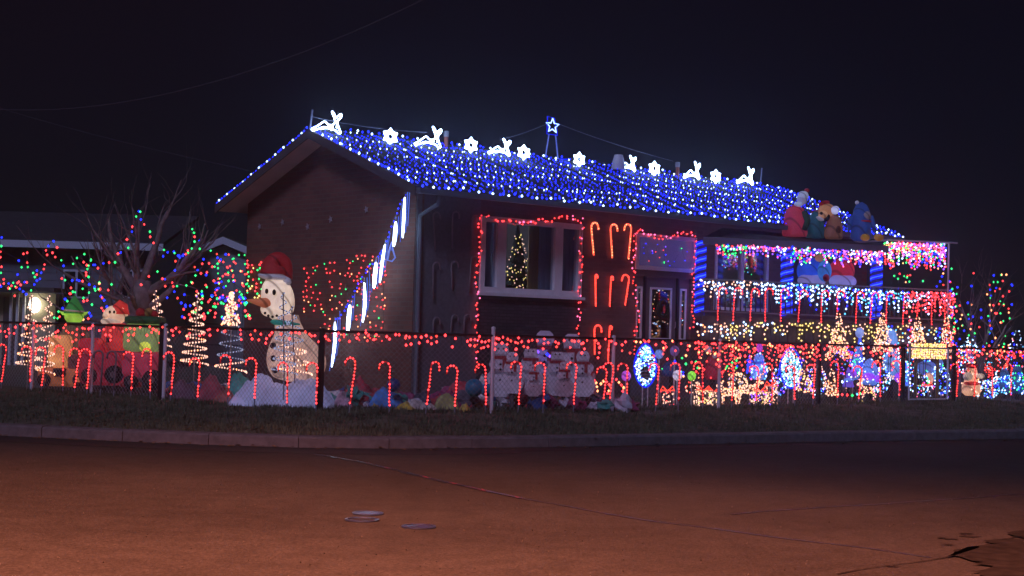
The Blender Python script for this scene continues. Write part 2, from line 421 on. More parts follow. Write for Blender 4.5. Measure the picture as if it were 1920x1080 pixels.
cover(679, 976, .148, .005, 'round cover with bright ring and dull lid, leftmost of the three in the road')
cover(785, 989, .145, .010, 'small shiny road cover, nearest and rightmost of the three')

# ================================================================ THE HOUSE
C0 = Vector((-1.84, 28.1, 0)); HA = R(40.17)
HM = Matrix.Translation(C0) @ Matrix.Rotation(HA, 4, 'Z'); HI = HM.inverted()
DX = Vector((math.cos(HA), math.sin(HA), 0)); DY = Vector((-math.sin(HA), math.cos(HA), 0))
def hf(px, py, v=0.):   # house-local point on a plane parallel to the front wall
    return HI @ atPlane(px, py, HM @ Vector((0, v, 0)), DY)
def hg(px, py, u=0.):   # house-local point on a plane parallel to the gable wall
    return HI @ atPlane(px, py, HM @ Vector((u, 0, 0)), DX)
house = thing('house', 'split-level house with dark brick walls under a low roof of blue lights', 'house', C0, HA)

def brickmat(name, c1, c2, mortar, scale):
    m = bpy.data.materials.new(name); m.use_nodes = True; n = m.node_tree.nodes; l = m.node_tree.links; b = n['Principled BSDF']
    tc = n.new('ShaderNodeTexCoord'); mp = n.new('ShaderNodeMapping'); l.new(tc.outputs['Object'], mp.inputs[0])
    mp.inputs['Rotation'].default_value = (R(90), 0, 0) if 'front' in name else (R(90), 0, R(90))
    sx = n.new('ShaderNodeSeparateXYZ'); l.new(tc.outputs['Object'], sx.inputs[0]); cx = n.new('ShaderNodeCombineXYZ')
    l.new(sx.outputs['X' if 'front' in name else 'Y'], cx.inputs[0]); l.new(sx.outputs['Z'], cx.inputs[1])
    br = n.new('ShaderNodeTexBrick'); br.inputs['Scale'].default_value = scale; br.inputs['Brick Width'].default_value = .42; br.inputs['Row Height'].default_value = .14
    br.inputs['Mortar Size'].default_value = .016; br.inputs['Color1'].default_value = (*c1, 1); br.inputs['Color2'].default_value = (*c2, 1); br.inputs['Mortar'].default_value = (*mortar, 1)
    l.new(cx.outputs[0], br.inputs[0]); nz = n.new('ShaderNodeTexNoise'); nz.inputs['Scale'].default_value = 1.2; nz.inputs['Detail'].default_value = 6
    l.new(tc.outputs['Object'], nz.inputs[0]); mx = n.new('ShaderNodeMix'); mx.data_type = 'RGBA'; mx.blend_type = 'MULTIPLY'; mx.inputs[0].default_value = .5
    l.new(br.outputs[0], mx.inputs[6]); l.new(nz.outputs[0], mx.inputs[7]); l.new(mx.outputs[2], b.inputs['Base Color']); b.inputs['Roughness'].default_value = .85
    bp = n.new('ShaderNodeBump'); bp.inputs['Strength'].default_value = .5; bp.inputs['Distance'].default_value = .01; l.new(br.outputs['Fac'], bp.inputs['Height']); bp.invert = True
    l.new(bp.outputs[0], b.inputs['Normal']); return m
brick_g = brickmat('brick_gable', (.29, .12, .09), (.21, .085, .065), (.22, .15, .12), 1.6)
brick_f = brickmat('brick_front', (.22, .145, .14), (.16, .11, .105), (.2, .15, .15), 1.6)
stucco = mat('grey_stucco', (.15, .15, .18), .9, noise_s=14, noise_a=.15, bump=.3)
stone = brickmat('stone_front', (.10, .10, .12), (.06, .06, .08), (.04, .04, .05), 2.2)
base_m = mat('foundation_parging', (.2, .13, .12), .9, noise_s=6, noise_a=.2)
shingle = mat('roof_shingles', (.045, .05, .06), .9, noise_s=18, noise_a=.4, bump=.5)
soffit_m = mat('soffit_cream', (.62, .5, .5), .7, noise_s=3, noise_a=.08)
trim_w = mat('white_trim', (.84, .86, .95), .55, noise_s=6, noise_a=.06)
fascia_m = mat('fascia_brown', (.10, .08, .085), .7)
gut_m = mat('gutter_metal', (.16, .2, .26), .5, .3)
glass = bpy.data.materials.new('window_glass'); glass.use_nodes = True
n = glass.node_tree.nodes; l = glass.node_tree.links
for x in list(n): n.remove(x)
o_ = n.new('ShaderNodeOutputMaterial'); ms = n.new('ShaderNodeMixShader'); tr = n.new('ShaderNodeBsdfTransparent'); gl = n.new('ShaderNodeBsdfGlossy')
gl.inputs['Roughness'].default_value = .05; tr.inputs[0].default_value = (.8, .85, .9, 1); ms.inputs[0].default_value = .12
l.new(tr.outputs[0], ms.inputs[1]); l.new(gl.outputs[0], ms.inputs[2]); l.new(ms.outputs[0], o_.inputs[0])

ULEN = 14.26; SL = 1.34 / 3.66; ZE = EY + 2.65
def zr(v): return ZE + SL * ((v + .68) if v < 2.98 else (6.64 - v))
YG = .30
# roof slabs
mb = MB(); cs = [(-.68, ZE), (2.98, zr(2.98)), (6.64, ZE), (6.64, ZE - .10), (2.98, zr(2.98) - .10), (-.68, ZE - .10)]
# two convex slabs
for q in ([cs[0], cs[1], cs[4], cs[5]], [cs[1], cs[2], cs[3], cs[4]]):
    mb.prism([(-.5, v, z) for v, z in q], (ULEN + .5, 0, 0))
roof = mb.build('roof', shingle, house)
mb = MB()
for q in ([(-.66, ZE - .104), (2.98, zr(2.98) - .104), (2.98, zr(2.98) - .125), (-.66, ZE - .125)], [(2.98, zr(2.98) - .104), (6.62, ZE - .104), (6.62, ZE - .125), (2.98, zr(2.98) - .125)]):
    mb.prism([(-.47, v, z) for v, z in q], (ULEN + .44, 0, 0))
mb.build('soffit', soffit_m, house)
for nm, va, vb in (('rake_board', -.68, 2.98), ('rake_board', 2.98, 6.64)):
    MB().prism([(-.53, va, zr(va) + .015), (-.53, vb, zr(vb) + .015), (-.53, vb, zr(vb) - .17), (-.53, va, zr(va) - .17)], (.028, 0, 0)).build(nm, fascia_m, house)
    MB().prism([(ULEN + .003, va, zr(va) + .01), (ULEN + .003, vb, zr(vb) + .01), (ULEN + .003, vb, zr(vb) - .17), (ULEN + .003, va, zr(va) - .17)], (.028, 0, 0)).build(nm, fascia_m, house)
MB().tube([(-.45, 2.98, zr(2.98) + .01), (ULEN, 2.98, zr(2.98) + .01)], .05, 6).build('ridge_cap', shingle, house)
gp = [(-.685, -.03), (-.80, -.03), (-.80, -.13), (-.685, -.13)]
MB().prism([(-.5, v, ZE + z) for v, z in gp], (ULEN + .45, 0, 0)).build('eaves_gutter', gut_m, house)
# gable wall
mb = MB(); mb.prism([(0, 0, YG), (0, 6.14, YG), (0, 6.14, zr(6.14) - .13), (0, 2.98, zr(2.98) - .13), (0, 0, zr(0) - .13)], (.2, 0, 0))
gw = mb.build('gable_wall', brick_g, house)
mb = MB(); mb.prism([(13.6, 0, YG), (13.6, 6.14, YG), (13.6, 6.14, zr(6.14) - .13), (13.6, 2.98, zr(2.98) - .13), (13.6, 0, zr(0) - .13)], (.2, 0, 0)); mb.build('end_wall', brick_g, house)
MB().box((.2, 5.94, YG), (13.6, 6.14, 4.3)).build('back_wall', brick_g, house)
# front wall openings, read off the photograph
wa = hf(901, 404); wb = hf(1087, 556); WU0, WU1, WZ0, WZ1 = wa.x, wb.x, hf(1085, 557).z, hf(903, 404).z
ta = hf(1192, 434); tb_ = hf(1303, 510); TU0, TU1, TZ1, TZ0 = ta.x, tb_.x, hf(1192, 436).z, hf(1300, 512).z
DU0, DU1 = hf(1192, 560).x, hf(1296, 560).x; DZ1 = TZ0 - .14; DZ0 = DZ1 - 2.06
ga = hf(1340, 490).x; gb = hf(1440, 490).x; GZ1, GZ0 = 3.75, 2.3
TOP = zr(0) - .14
def wallrect(u0, u1, z0, z1, m, v0=0., v1=.2, nm='front_wall', label=None):
    if u1 - u0 > .005 and z1 - z0 > .005: return MB().box((u0, v0, z0), (u1, v1, z1)).build(nm, m, house, label=label)
wallrect(.2, WU0, YG, TOP, stucco, label='grey stucco front wall by the downspout')
wallrect(WU0, WU1, WZ1, TOP, brick_f)
wallrect(WU0, WU1, YG, WZ0, stone, label='dark stone veneer below the picture window')
wallrect(WU1, TU0, YG, TOP, brick_f)
wallrect(TU0, TU1, TZ1, TOP, brick_f)
wallrect(TU0, TU1, TZ0 - .14, TZ0, brick_f)
wallrect(TU0, DU0, YG, DZ1, brick_f); wallrect(DU1, TU1, YG, DZ1, brick_f); wallrect(DU0, DU1, YG, DZ0, base_m)
wallrect(TU1, ga, YG, TOP, brick_f); wallrect(ga, gb, GZ1, TOP, brick_f); wallrect(ga, gb, YG, GZ0, brick_f); wallrect(gb, 13.6, YG, TOP, brick_f)
# rooms behind the glass
room_m = mat('room_wall', (.35, .3, .25), .9)
mb = MB()
def room(u0, u1, z0, z1, dep, nm='room'):
    r_ = MB(); r_.box((u0, dep, z0), (u1, dep + .03, z1)); r_.box((u0 - .03, .21, z0), (u0, dep, z1)); r_.box((u1, .21, z0), (u1 + .03, dep, z1))
    r_.box((u0, .21, z0 - .03), (u1, dep, z0)); r_.box((u0, .21, z1), (u1, dep, z1 + .03)); return r_.build(nm, room_m, house)
room(WU0 - .3, WU1 + .3, WZ0 - .6, WZ1 + .15, 3.2, 'living_room')
room(TU0 - .0, TU1 + .0, TZ0 - .05, TZ1 + .05, 2.2, 'hall')
room(ga - .1, gb + .1, GZ0 - .2, GZ1 + .1, 2.4, 'side_room')
def bars(u0, u1, z0, z1, wd, v0, v1, extra=(), sill=None):
    m_ = MB(); m_.box((u0, v0, z0), (u0 + wd, v1, z1)); m_.box((u1 - wd, v0, z0), (u1, v1, z1))
    m_.box((u0 + wd, v0, z1 - wd), (u1 - wd, v1, z1)); m_.box((u0 + wd, v0, z0), (u1 - wd, v1, z0 + (sill or wd)))
    for a, c in extra: m_.box((a, v0, z0 + (sill or wd)), (c, v1, z1 - wd))
    return m_
# picture window
win = bars(WU0, WU1, WZ0, WZ1, .11, -.05, .08)
win = win.build('window', trim_w, house, label='three-part picture window with thick white frame')
wl = WU1 - WU0; m1 = hf(938, 480).x; m2 = hf(1045, 480).x
for (a, c) in ((m1 - .11, m1 + .11), (m2 - .10, m2 + .11)):
    MB().box((a, -.047, WZ0 + .11), (c, .077, WZ1 - .11)).build('mullion', trim_w, win)
MB().box((WU0 - .05, -.11, WZ0 - .06), (WU1 + .05, -.052, WZ0 - .004)).build('sill', trim_w, win)
for a, c in ((WU0 + .11, m1 - .11), (m1 + .11, m2 - .10), (m2 + .11, WU1 - .11)):
    MB().box((a, .02, WZ0 + .11), (c, .028, WZ1 - .11)).build('pane', glass, win)
curt = mat('curtain_grey', (.50, .54, .66), .9); curt2 = mat('curtain_gold', (.62, .42, .16), .9)
def curtain(u0, u1, m, v=.17):
    P = []; nn = 26; vs = []; fs = []
    for i in range(nn + 1):
        u = u0 + (u1 - u0) * i / nn; vv = v + .035 * math.sin(i * 1.9)
        vs += [(u, vv, WZ0 - .3), (u, vv, WZ1 + .1)]
    fs = [(2 * i, 2 * i + 2, 2 * i + 3, 2 * i + 1) for i in range(nn)]
    MB().add(vs, fs).build('curtain', m, house, smooth=True)
for nm_, loc_, en_, cl_ in (('living_room_fill', (2.6, 1.6, 3.4), 26, (.62, .68, 1)), ('hall_fill', ((TU0 + TU1) / 2, 1.2, 2.2), 1.5, (1, .8, .6)), ('side_room_fill', ((ga + gb) / 2, 1.4, 3.2), 3, (.5, .6, 1))):  # unseen fill lights added to brighten what shows behind the glass
    q_ = bpy.data.lights.new(nm_, 'POINT'); q_.energy = en_; q_.color = cl_; q_.shadow_soft_size = .15; q2 = bpy.data.objects.new(nm_, q_); col.objects.link(q2); q2.location = HM @ Vector(loc_)
curtain(WU0 - .1, m1 - .05, curt); curtain(m2 + .05, WU1 + .25, curt); curtain(m2 - .62, m2 - .38, curt2); curtain(m2 - .36, m2 - .0, curt)
# transom window
tw = bars(TU0, TU1, TZ0, TZ1, .085, -.04, .07).build('window', trim_w, house, label='wide transom window above the front door')
frost = mat('frosted_pane', (.2, .18, .3), .35, emit=(.30, .24, .75), es=.10)
MB().box((TU0 + .085, .02, TZ0 + .085), (TU1 - .085, .028, TZ1 - .085)).build('pane', frost, tw)
# side window under the porch
sw = bars(ga, gb, GZ0, GZ1, .07, -.03, .06, [((ga + gb) / 2 - .05, (ga + gb) / 2 + .05)]).build('window', trim_w, house, label='window under the porch roof')
for a, c in ((ga + .07, (ga + gb) / 2 - .05), ((ga + gb) / 2 + .05, gb - .07)): MB().box((a, .02, GZ0 + .07), (c, .028, GZ1 - .07)).build('pane', glass, sw)
# front door with sidelights, set in the wall
door_m = mat('door_taupe', (.16, .13, .14), .6)
dw = DU1 - DU0; s1 = DU0 + dw * .20; s2 = DU1 - dw * .24
MB().box((s1 - .05, .03, DZ0), (s1, .17, DZ1)).build('door_post', darkmetal, house); MB().box((s2, .03, DZ0), (s2 + .05, .17, DZ1)).build('door_post', darkmetal, house)
def leafpanel(u0, u1, g0, g1, nm, lab):
    gz0, gz1 = DZ0 + .72, DZ1 - .22
    m_ = MB(); v0, v1 = .07, .12
    m_.box((u0, v0, DZ0 + .01), (g0, v1, DZ1)); m_.box((g1, v0, DZ0 + .01), (u1, v1, DZ1)); m_.box((g0, v0, DZ0 + .01), (g1, v1, gz0)); m_.box((g0, v0, gz1), (g1, v1, DZ1))
    if nm == 'door':
        m_.box((g0 + .03, v0 - .012, DZ0 + .18), (g1 - .03, v0 - .002, gz0 - .14))
    d = m_.build(nm, door_m, house, label=lab)
    bars(g0 - .005, g1 + .005, gz0 - .005, gz1 + .005, .045, .045, .068).build('glass_frame', trim_w, d)
    MB().box((g0 + .04, .09, gz0 + .04), (g1 - .04, .096, gz1 - .04)).build('pane', glass, d); return d, gz0, gz1
leafpanel(DU0, s1 - .05, DU0 + .07, s1 - .1, 'sidelight', None)
leafpanel(s2 + .05, DU1, s2 + .12, DU1 - .1, 'sidelight', None)
dd, dg0, dg1 = leafpanel(s1, s2, s1 + .15, s2 - .15, 'door', 'taupe front door with tall half glass')
MB().tube([(s2 - .07, .03, DZ0 + .98), (s2 - .07, .0, DZ0 + 1.0), (s2 - .07, .0, DZ0 + 1.12)], .014, 6).build('handle', metal, dd)
MB().box((DU0 - .1, -.9, YG), (DU1 + .1, -.004, DZ0 - .02)).build('doorstep', concrete, house)
MB().box((DU0 - .02, .19, DZ0), (DU1 + .02, 1.6, DZ0 + .02)).box((DU0 - .02, 1.6, DZ0), (DU1 + .02, 1.63, DZ1)).build('entry_hall', room_m, house)
# downspout
dp = [hf(822, 366, -.72), hf(822, 382, -.72), hf(788, 404, -.06), hf(781, 560, -.06), hf(778, 690, -.06)]
MB().tube([dp[0], dp[1], dp[2], Vector((dp[2].x, -.06, 2.5)), Vector((dp[2].x, -.06, .45))], .045, 6).build('downspout', gut_m, house)
MB().box((.02, -.02, YG), (.14, -.003, TOP)).build('corner_board', stucco, house)
# roof vents and pipes
def rp_(px, py): p = hf(px, py, 2.98); return p
v1_ = rp_(1147, 300)
MB().lathe([(.16, zr(2.98) - .05), (.15, zr(2.98) + .12), (.11, zr(2.98) + .26), (.1, zr(2.98) + .30), (.02, zr(2.98) + .31)], (v1_.x, 2.75, 0), 14).build('roof_vent', plastic_white, house)
copper = mat('copper_pipe', (.42, .12, .07), .5)
for px, hh in ((832, .33), (1267, .34)):
    p = rp_(px, 270); MB().lathe([(.045, zr(2.98) - .1), (.045, zr(2.98) + hh - .12)], (p.x, 2.9, 0), 10).build('vent_pipe', copper, house)
    MB().lathe([(.055, zr(2.98) + hh - .118), (.06, zr(2.98) + hh), (.03, zr(2.98) + hh + .01)], (p.x, 2.9, 0), 10).build('pipe_cap', metal, house)

# ---------------------------------------------------------------- roof light strands
def H(u, v, z): return HM @ Vector((u, v, z))
NS = 76; proto = None
base_us = [-.42 + (ULEN + .8) * i / (NS - 1) for i in range(NS)]
for i, u in enumerate(base_us):
    u += rnd.uniform(-.09, .09) if i else 0
    if u > ULEN - .05: break
    if proto is None or i % 6 == 0:
        pp_ = [Vector((0, 0, 0))]
        path = []
        for k in range(13):
            v = 2.95 - k / 12 * 3.6
            path.append(Vector((rnd.uniform(-.06, .06) if i else 0, v - 2.95, zr(v) - zr(2.95) + .03)))
        proto = thing('roof_light_strand', f'strand of blue and white roof lights, {ordw(i+1)} from the left gable edge', 'string lights', H(u, 2.95, zr(2.95)), HA, 'light strands down the roof slope')
        MB().tube(path, .004, 3).build('wire', wire_m, proto)
        pts = [p + Vector((rnd.uniform(-.03, .03), rnd.uniform(-.02, .02), rnd.uniform(0, .03))) for p in walk(path, .095)]
        st = rnd.randrange(3); keys = ['W' if (k + st) % 6 == 0 else rnd.choice('BBBb') for k in range(len(pts))]
        keep = [rnd.random() < .9 for _ in pts]; keys = [k for k, q in zip(keys, keep) if q]; pts = [k for k, q in zip(pts, keep) if q]
        bulbs_part(pts, keys, proto, .0165, wk=1.15)
    else:
        c = copy_tree(proto); c['label'] = f'strand of blue and white roof lights, {ordw(i+1)} from the left gable edge'; c.location = H(u, 2.95 - rnd.uniform(0, .1), zr(2.95)) + Vector((0, 0, 0)); c.location.z = zr(2.95)
light_string('blue and white lights along the left rake of the gable', [H(-.5, 6.6, ZE + .05), H(-.5, 2.98, zr(2.98) + .06)], .115, 'BWB', seq=True, jit=.012, group=None)
light_string('blue and white lights edging the front rake of the gable', [H(-.5, 2.9, zr(2.9) + .05), H(-.5, -.66, ZE + .05)], .115, 'BWB', seq=True, jit=.012)
light_string('blue and white lights along the front eave above the gutter', [H(-.4, -.74, ZE + .02), H(ULEN, -.74, ZE + .02)], .12, 'BBW', seq=True, jit=.03)
light_string('blue lights standing along the roof ridge', [H(-.4, 2.98, zr(2.98) + .08), H(ULEN, 2.98, zr(2.98) + .08)], .13, 'BBW', seq=True, jit=.04)
light_string('blue and white lights down the far right rake', [H(ULEN, 2.9, zr(2.9) + .05), H(ULEN, -.66, ZE + .05)], .12, 'BWB', seq=True, jit=.02)

# ---------------------------------------------------------------- ridge figures
deer_pts = [(0, .05), (.2, .22), (.42, .45), (.56, .33), (.72, .36), (.78, .55), (.66, .95), (.74, .86), (.80, .70), (.88, .78), (.98, .88), (.98, .74), (.86, .52), (.9, .3), (.98, .03), (.88, .02), (.8, .12), (.6, .16), (.4, .2), (.22, .08), (.05, -.02)]
def roof_deer(px, pyb, wpx, hpx, label):
    p = hf(px, pyb, 2.75); Wp = HM @ p; s = wpx / ppm(Wp.y) / .70; h = hpx / ppm(Wp.y)
    t = thing('rooftop_reindeer', label, 'lit reindeer', H(p.x, 2.75, p.z - .02), HA, 'lit reindeer along the ridge')
    P = catmull([Vector(((x - .5) * s, 0, y * h + .05)) for x, y in deer_pts + [deer_pts[0]]], 3)
    MB().tube(P, .0165, 6).build('rope_outline', rope_white, t)
    MB().tube([((.3 - .5) * s, 0, -.05), ((.3 - .5) * s, 0, .18 * h + .05)], .012, 5).tube([((.86 - .5) * s, 0, -.05), ((.86 - .5) * s, 0, .12 * h + .05)], .012, 5).build('stand', metal, t)
    MB().tube([((.3 - .5) * s, .0, .22 * h), ((.5 - .5) * s, 0, .3 * h), ((.72 - .5) * s, 0, .26 * h + .05)], .018, 5).tube([(.34 * s, 0, .35 * h), (.38 * s, 0, .66 * h + .04)], .018, 5).build('rope_body', rope_white, t)
def roof_flake(px, pyc, rpx, label):
    p = hf(px, pyc, 2.6); Wp = HM @ p; r = rpx / ppm(Wp.y)
    t = thing('rooftop_snowflake', label, 'lit snowflake', H(p.x, 2.6, p.z), HA, 'lit snowflakes along the ridge')
    P = []
    for k in range(12):
        a = math.pi / 2 + k * math.pi / 6; q = r if k % 2 == 0 else r * .66
        P.append(Vector((q * math.cos(a) * 1.15, 0, q * math.sin(a))))
    MB().tube(P, .019, 6, closed=True).build('rope_outline', rope_white, t)
    mb = MB(); mb.tube([Vector((r * .40 * math.cos(k * math.pi / 6), 0, r * .40 * math.sin(k * math.pi / 6))) for k in range(12)], .013, 5, closed=True)
    for k in range(6):
        a = math.pi / 2 + k * math.pi / 3; mb.tube([(r * .42 * math.cos(a), 0, r * .42 * math.sin(a)), (r * .95 * math.cos(a) * 1.1, 0, r * .95 * math.sin(a))], .012, 5)
    mb.build('rope_spokes', rope_white, t)
    MB().tube([(0, 0, -r - .1), (0, 0, -r * .6)], .012, 5).build('stand', metal, t)
dlist = [(612, 250, 46, 42), (802, 277, 44, 40), (936, 292, 38, 32), (1175, 321, 33, 29), (1297, 337, 31, 34), (1397, 347, 33, 34)]
dlab = ['lit white reindeer at the left peak of the roof', 'lit white reindeer on the ridge beside the left copper pipe', 'lit white reindeer between two snowflakes left of the blue star',
        'lit white reindeer on the ridge just right of the white vent', 'lit white reindeer on the ridge right of the right copper pipe', 'rightmost lit white reindeer on the ridge, by the pole']
for d_, la in zip(dlist, dlab): roof_deer(*d_, la)
flist = [(732, 256, 15), (883, 272, 14), (982, 286, 13.5), (1086, 299, 13), (1227, 316, 13), (1342, 331, 12.5)]
flab = ['lit snowflake nearest the left peak, largest on the ridge', 'lit snowflake between the second and third reindeer of the ridge', 'lit snowflake just left of the blue star stand',
        'lit snowflake just right of the blue star stand', 'lit snowflake between the white vent reindeer and right copper pipe', 'lit snowflake between the last two reindeer on the right']
for f_, la in zip(flist, flab): roof_flake(*f_, la)
# blue star on its tower
sp = hf(1036, 236, 2.98); t = thing('star_tower', 'blue lit star on a slim stand at the middle of the ridge', 'lit star', H(sp.x, 2.98, zr(2.98)), HA)
hz = sp.z - zr(2.98); P = []
for k in range(10):
    a = math.pi / 2 + k * math.pi / 5; q = .17 if k % 2 == 0 else .075; P.append(Vector((q * math.cos(a) * 1.2, 0, hz + q * math.sin(a))))
MB().tube(P, .014, 5, closed=True).build('star_rope', emi('rope_sky', (.25, .4, 1), 5), t)
MB().tube([(-.16, 0, hz + .2), (.05, 0, hz + .18), (.14, 0, hz - .1), (.16, 0, hz - .2), (-.17, 0, hz - .2)], .013, 5, closed=True).build('star_frame', rope_blue, t)
leg_dim = mat('stand_grey_blue', (.3, .35, .6), .5, emit=(.1, .18, 1), es=.25)
for s_ in (-1, 1): MB().tube([(s_ * .2, 0, .02), (s_ * .1, 0, hz - .2)], .018, 5).build('leg', leg_dim, t)
MB().tube([(.2, 0, .05), (.5, 0, .07)], .025, 5).build('base_rope', rope_blue, t)
# poles and guy wires
for px, pt_, pb, la in ((580, 205, 240, 'thin pole standing at the left peak of the roof'), (1425, 315, 346, 'thin pole near the right end of the ridge')):
    a = hf(px, pb, 2.98); c = hf(px, pt_, 2.98)
    t = tag(MB().tube([(0, 0, -.1), (.06, 0, c.z - zr(2.98))], .02, 6).build('roof_pole', mat('pole_blue_grey', (.25, .28, .4), .5)), la, 'pole'); t.location = H(a.x, 2.98, zr(2.98)); t.rotation_euler = (0, 0, HA)
wm2 = mat('cable_grey', (.3, .32, .42), .6)
def cable(label, a, b, sag, r=.006, cat='cable', nm='guy_wire', m=wm2):
    P = [a.lerp(b, i / 24) - Vector((0, 0, sag * 4 * (i / 24) * (1 - i / 24))) for i in range(25)]
    o = MB().tube([p - P[0] for p in P], r, 4).build(nm, m); o.location = P[0]; return tag(o, label, cat)
st_top = H(sp.x, 2.98, sp.z + .1)
cable('guy wire from the blue star down to the ridge left', st_top, H(hf(938, 262, 2.98).x, 2.98, hf(938, 262, 2.98).z), .03)
cable('guy wire from the blue star down to the right copper pipe', st_top, H(hf(1262, 302, 2.98).x, 2.98, hf(1262, 302, 2.98).z), .05)
cable('wire from the left roof pole to the second reindeer', H(hf(582, 218, 2.98).x, 2.98, hf(582, 218, 2.98).z), H(hf(800, 248, 2.98).x, 2.98, hf(800, 248, 2.98).z), .06, .005)
lm = mat('power_cable', (.05, .055, .08), .8)
cable('power line sweeping across the top left of the sky', atY(-60, 200, 30), atY(800, -4, 22), .6, .009, 'power line', 'power_line', lm)
cable('power line running down to the left eave of the house', atY(-40, 190, 45), atY(470, 320, 33), .1, .009, 'power line', 'power_line', lm)

# ---------------------------------------------------------------- strings on the walls
def fpath(pts, v=-.06): return [HM @ hf(a, c, v) for a, c in pts]
light_string('red lights framing the picture window down to the ground', catmull(fpath([(897, 690), (894, 640), (893, 600), (897, 560), (893, 530), (899, 480), (901, 440), (903, 405), (925, 410), (955, 414), (985, 420), (1010, 414), (1040, 412), (1070, 408), (1092, 416), (1089, 450), (1090, 500), (1087, 545), (1086, 600), (1084, 640), (1088, 668)]), 4), .07, 'RRPr', r=.019, jit=.04)
light_string('red lights framing the transom and front door', catmull(fpath([(1186, 660), (1196, 600), (1191, 560), (1188, 520), (1189, 480), (1192, 434), (1215, 438), (1240, 446), (1270, 440), (1302, 440), (1303, 480), (1300, 520), (1300, 560), (1297, 620)]), 4), .07, 'RRPr', r=.019, jit=.04)
# small star ornaments on the gable wall
for k, (px, py) in enumerate([(487, 425), (530, 417), (577, 425), (620, 411), (687, 393)]):
    p = hg(px, py, -.03); t = thing('wall_star', f'faint little star ornament on the gable wall, {ordw(k+1)} from the left', 'star ornament', HM @ p, HA, 'star ornaments on the gable wall')
    P = [Vector((0, (.075 if q % 2 == 0 else .03) * math.cos(q * math.pi / 5), (.075 if q % 2 == 0 else .03) * math.sin(q * math.pi / 5))) for q in range(10)]
    MB().prism(P, (-.012, 0, 0)).build('star', mat('star_foil', (.5, .5, .6), .35, .3), t)
# net lights on the gable wall
def net(label, poly, wires, n, pal, inside, fn, r=.024):
    t = thing('net_lights', label, 'net lights', (0, 0, 0)); mb = MB()
    for a, c in wires: mb.tube([fn(*a), fn(*c)], .004, 3)
    pts = [fn(*p) for p in inside]
    o = pts[0].copy(); t.location = o; mb.v = [tuple(Vector(v) - o) for v in mb.v]; mb.build('wire', wire_m, t)
    bulbs_part([p - o for p in pts], [rnd.choice(pal) for _ in pts], t, r)
def gfn(px, py): return HM @ hg(px, py, -.05)
ins = []
for _ in range(4000):
    x = rnd.uniform(568, 724); y = rnd.uniform(475, 640)
    top = 498 - (x - 568) * .14 if x < 640 else 478 + abs(x - 670) * .1
    if y < top or (x < 600 and y > 595) : continue
    e = min(abs(x - 572), abs(x - 720)) < 16 or y < top + 24 or abs((y - 470) - (x - 568) * .55) < 10 or abs(y - 575 + (x - 620) * .3) < 8 or y > 615
    if (e and rnd.random() < .5) or rnd.random() < .22:
        if all((x - a) ** 2 + (y - c) ** 2 > 30 for a, c in ins): ins.append((x, y))
    if len(ins) > 170: break
net('red and green net lights on the gable wall', None, [((572, 498), (720, 478)), ((572, 530), (720, 510)), ((572, 570), (720, 560)), ((572, 610), (720, 600)), ((572, 498), (575, 600)), ((610, 490), (612, 600)), ((650, 480), (652, 640)), ((690, 476), (690, 640)), ((720, 476), (718, 640))], 0, 'RRRRRrGO', ins, gfn, .0165)
ins = [(rnd.uniform(463, 500), rnd.uniform(490, 560)) for _ in range(60)]
ins = [p for i, p in enumerate(ins) if all((p[0] - q[0]) ** 2 + (p[1] - q[1]) ** 2 > 20 for q in ins[:i])]
net('amber and red net lights at the back corner of the gable wall', None, [((463, 492), (500, 492)), ((463, 520), (500, 520)), ((463, 492), (463, 560)), ((500, 492), (500, 560))], 0, 'RYROG', ins, gfn)
# meteor tubes hanging in a descending row off the gable wall
met = [((759, 370), (757, 410), (755, 446), 1.0), ((742, 416), (741, 440), (738, 462), 1.4), ((722, 458), (717, 490), (712, 530), 1.0), ((705, 492), (703, 520), (701, 540), 1.5), ((683, 530), (684, 570), (680, 604), 1.1), ((656, 572), (654, 600), (652, 622), 1.6), ((628, 604), (628, 640), (622, 688), 1.1)]
for k, (a, m_, c, wd) in enumerate(met):
    P = [HM @ hg(a[0], a[1], -.35), HM @ hg(m_[0], m_[1], -.35), HM @ hg(c[0], c[1], -.35)]
    t = thing('meteor_light', f'glowing white meteor light tube, {ordw(k+1)} down the chain by the gable wall', 'meteor light', P[0], 0, 'meteor tubes hanging in a diagonal chain')
    Q = catmull([p - P[0] for p in P], 6); rr = [.022 * wd * (.35 + .85 * math.sin(math.pi * (i + 1) / (len(Q) + 1))) for i in range(len(Q))]
    MB().tube(Q, rr, 7).build('tube', tube_white, t); MB().tube([Q[0] + Vector((0, 0, .10)), Q[0]], .014, 6).build('cap', wire_w, t)
    MB().tube([q + Vector((.05, -.02, .1)) for q in Q], .012, 5).tube([q + Vector((.085, .03, .22)) for q in Q], .009, 5).tube([q + Vector((-.045, .03, -.08)) for q in Q], .008, 5).build('halo_tube', emi('halo_dim_blue', (.1, .2, 1), .7), t)  # faint blue tubes build a halo beside each white tube
Q = [HM @ hg(x, y, -.33) for x, y in [(759, 366), (735, 420), (716, 470), (690, 505), (665, 545), (640, 590), (628, 600)]]
light_string('dim blue rope linking the white meteor tubes', catmull(Q, 5), .1, 'B', r=.018, jit=.02)
pb = HM @ hg(733, 478, -.33)
t = tag(MB().tube([Vector((0, 0, .25)), Vector((.03, 0, .1)), Vector((.08, 0, -.05)), Vector((.02, 0, -.12)), Vector((-.06, 0, -.1)), Vector((-.03, 0, .1))], .018, 5, closed=True).build('bell_ornament', mat('bell_blue', (.3, .35, .7), .5, emit=(.15, .25, 1), es=.5)), 'pale blue bell outline beside the meteor tubes', 'bell ornament'); t.location = pb

